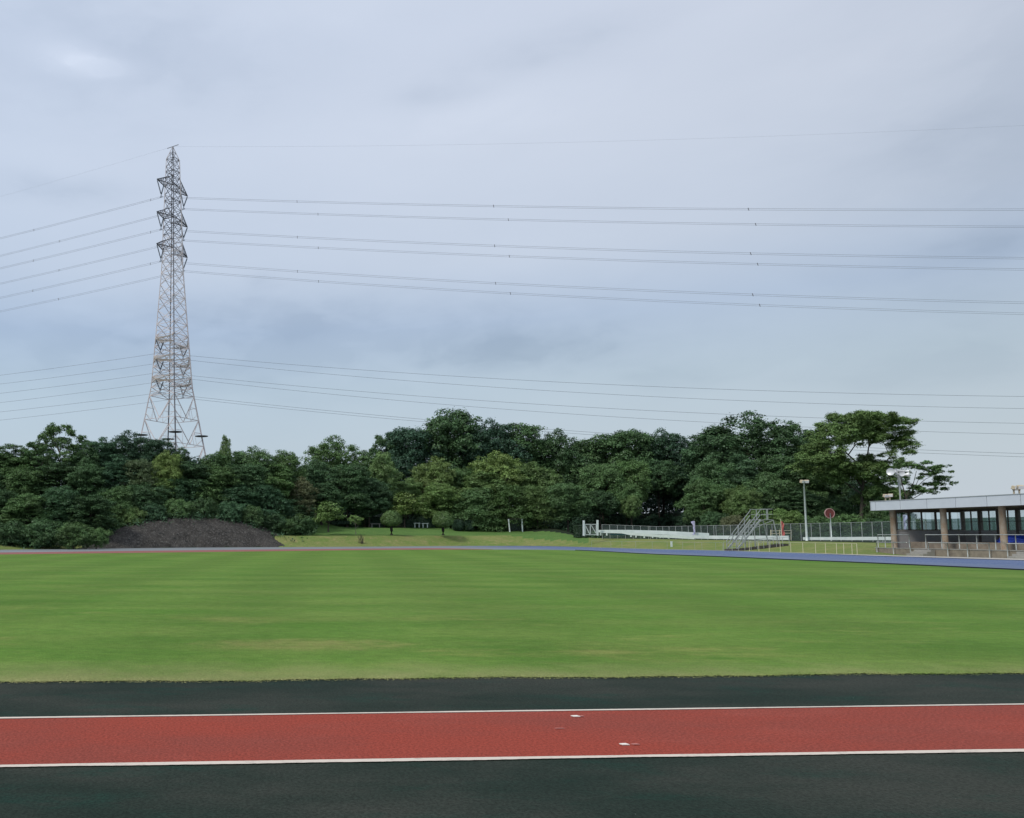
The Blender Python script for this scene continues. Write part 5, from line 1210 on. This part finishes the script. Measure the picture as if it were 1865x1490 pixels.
# ------------------------------------------------------------------ park furniture behind the lawn
ng = place(939, 128); gl_ = thing('net_frame', 'two leaning white posts with a dark net, like a small goal, at the lawn edge', 'goal', tuple(ng)); Y = ng.y
for (a, b_) in (((928.5, 969), (926, 945.5)), ((951.5, 969), (950.5, 945))): MB().bar(at(*a, Y), at(*b_, Y), .15).build('post', M_WHITE, gl_)
MB().bar(at(926, 945.5, Y), at(950.5, 945, Y), .07).build('crossbar', M_FRAME, gl_)
mb = MB(); a, b_, c_, d = at(928, 967, Y), at(951, 967, Y), at(950.5, 946, Y), at(926, 946, Y); bk = Vector((.8, 1.3, 0)); mb.quad(a + bk, b_ + bk, c_ + bk * .5, d + bk * .5); mb.quad(b_, b_ + bk, c_ + bk * .5, c_); mb.build('net', M_NET, gl_)
def table(u, v, Y, label):
    p = at(u, v, Y); g = tz(p.x, p.y); t = thing('picnic_table', label, 'picnic table', (p.x, p.y, g), 'white picnic tables behind the lawn')
    MB().box(p, (1.0, .7, .09)).build('table_top', M_WHITE, t)
    for sx in (-.35, .35): MB().box((p.x + sx, p.y, (g + p.z) / 2), (.1, .5, p.z - g)).build('leg', M_WHITE, t)
table(759, 953, 132.5, 'white picnic table nearer the yellow-green tree'); table(774, 953.4, 132.5, 'white picnic table nearer the right clipped dome')
bp = at(684, 954, 132); g = tz(bp.x, bp.y); t = thing('park_bench', 'pale low bench in the shade left of the clipped dome tree', 'bench', (bp.x, bp.y, g))
MB().box(bp, (1.6, .45, .08)).build('seat', M_CONCL, t)
for sx in (-.6, .6): MB().box((bp.x + sx, bp.y, (g + bp.z) / 2), (.12, .4, bp.z - g)).build('leg', M_CONCL, t)
cp = place(704, 140); cpz = at(704, 937, 140).z; car = thing('parked_car', 'white car half hidden behind the left clipped dome tree', 'car', tuple(cp))
mb = MB(); prof = [(-2.1, .35), (-2.1, .85), (-1.3, 1.0), (-.7, 1.45), (.8, 1.45), (1.5, .98), (2.1, .85), (2.1, .35)]; zc = cpz - 1.1
cp.z = zc
for y in (-.8, .8): mb.v += [(cp.x + x, cp.y + y, zc + z) for x, z in prof]
n_ = len(prof); mb.f = [tuple(range(n_)), tuple(range(2 * n_ - 1, n_ - 1, -1))] + [(i, (i + 1) % n_, n_ + (i + 1) % n_, n_ + i) for i in range(n_)]
mb.build('body', M_WHITE, car, bevel=.08)
mb = MB(); mb.v = [(cp.x + x, cp.y - .81, zc + z) for x, z in ((-1.15, 1.02), (-.65, 1.38), (.72, 1.38), (1.3, 1.02))]; mb.f = [(0, 1, 2, 3)]; mb.build('side_window', M_FRAME, car)
for sx in (-1.3, 1.3): MB().tube([(cp.x + sx, cp.y - .82, zc + .33), (cp.x + sx, cp.y - .6, zc + .33)], .33, 20).build('wheel', M_FRAME, car)
# clipped hedges
def hedge(u0, u1, vt, Y, label, seed, col=(.034, .066, .038), dep=1.2, vb=None, shape='box'):
    p, q = place(u0, Y), place(u1, Y); zt2 = at((u0 + u1) / 2, vt, Y).z; rng = np.random.default_rng(seed); n = int(3200 * max(1, (q.x - p.x) / 2)); n = min(n, 12000)
    base = Vector(((p.x + q.x) / 2, Y, p.z)); hx, hy, hz = (q.x - p.x) / 2, dep / 2, (zt2 - p.z) / 2
    d = rng.uniform(-1, 1, (n, 3)); ax = rng.integers(0, 3, n); sgn = rng.choice([-1, 1], n); d[np.arange(n), ax] = sgn
    if shape == 'round': e = rng.normal(size=(n, 3)); d = e / (np.abs(e) ** 3.2).sum(1)[:, None] ** (1 / 3.2)
    P = d * np.array([hx, hy, hz]) * rng.uniform(.92, 1.02, n)[:, None] + np.array([0, 0, hz])
    nn = d * (np.abs(d) > .95) + rng.normal(0, .4, (n, 3)); nn /= np.linalg.norm(nn, axis=1)[:, None]
    t1 = np.cross(nn, rng.normal(size=(n, 3))); t1 /= np.linalg.norm(t1, axis=1)[:, None]; t2 = np.cross(nn, t1); s = .12
    V = np.stack([P - t1 * s, P + t2 * s * .7, P + t1 * s, P - t2 * s * .7], 1).reshape(-1, 3)
    o = bpy.data.objects.new('hedge', raw_mesh('hedge', V, 4, M_LEAF)); C.objects.link(o); o.location = base; o.color = (*col, 1); tag(o, label, 'hedge', 'clipped hedges behind the lawn')
hedge(1046, 1064, 957, 116, 'square clipped hedge block at the left gate post', 1, (.04, .07, .04))
hedge(760, 790, 942, 135, 'flat-topped dark hedge behind the picnic tables', 2); hedge(738, 757, 947, 135, 'lower flat hedge behind the yellow-green tree trunk', 3)
hedge(824, 842, 947, 130, 'rounded clipped bush just right of the right dome tree', 4, shape='round', dep=1.6); hedge(844, 860, 948, 130, 'rounded clipped bush further right of the right dome tree', 5, shape='round', dep=1.6)
hedge(668, 696, 942, 135, 'dark hedge behind the pale bench', 6); hedge(600, 640, 950, 131, 'low dark hedge behind the small spreading tree', 7)
# pale board lying beside the far track and a stub on the lawn slope
pq = G(374, 996.6); o = MB(); o.box((pq.x, pq.y, .12), (1.4, .5, .2)); o.box((pq.x, pq.y - .1, .24), (1.2, .4, .05)); tag(o.build('white_box', M_WHITE), 'flat white box lying at the foot of the earth bank', 'box')
pw = place(656, yout(656) + 1.6); rr = random.Random(6); mb = MB()
for i in range(14):
    b0 = pw + Vector((rr.uniform(-.35, .35), rr.uniform(-.2, .2), -.05)); mb.tube([b0, b0 + Vector((rr.uniform(-.15, .15), 0, .6)), b0 + Vector((rr.uniform(-.35, .25), rr.uniform(-.1, .1), rr.uniform(.9, 1.35)))], [.035, .025, .01], 5)
tag(mb.build('dead_plant', M_BARK), 'clump of dry brown stalks on the grassy slope', 'dead plant')
bpy.context.view_layer.update()
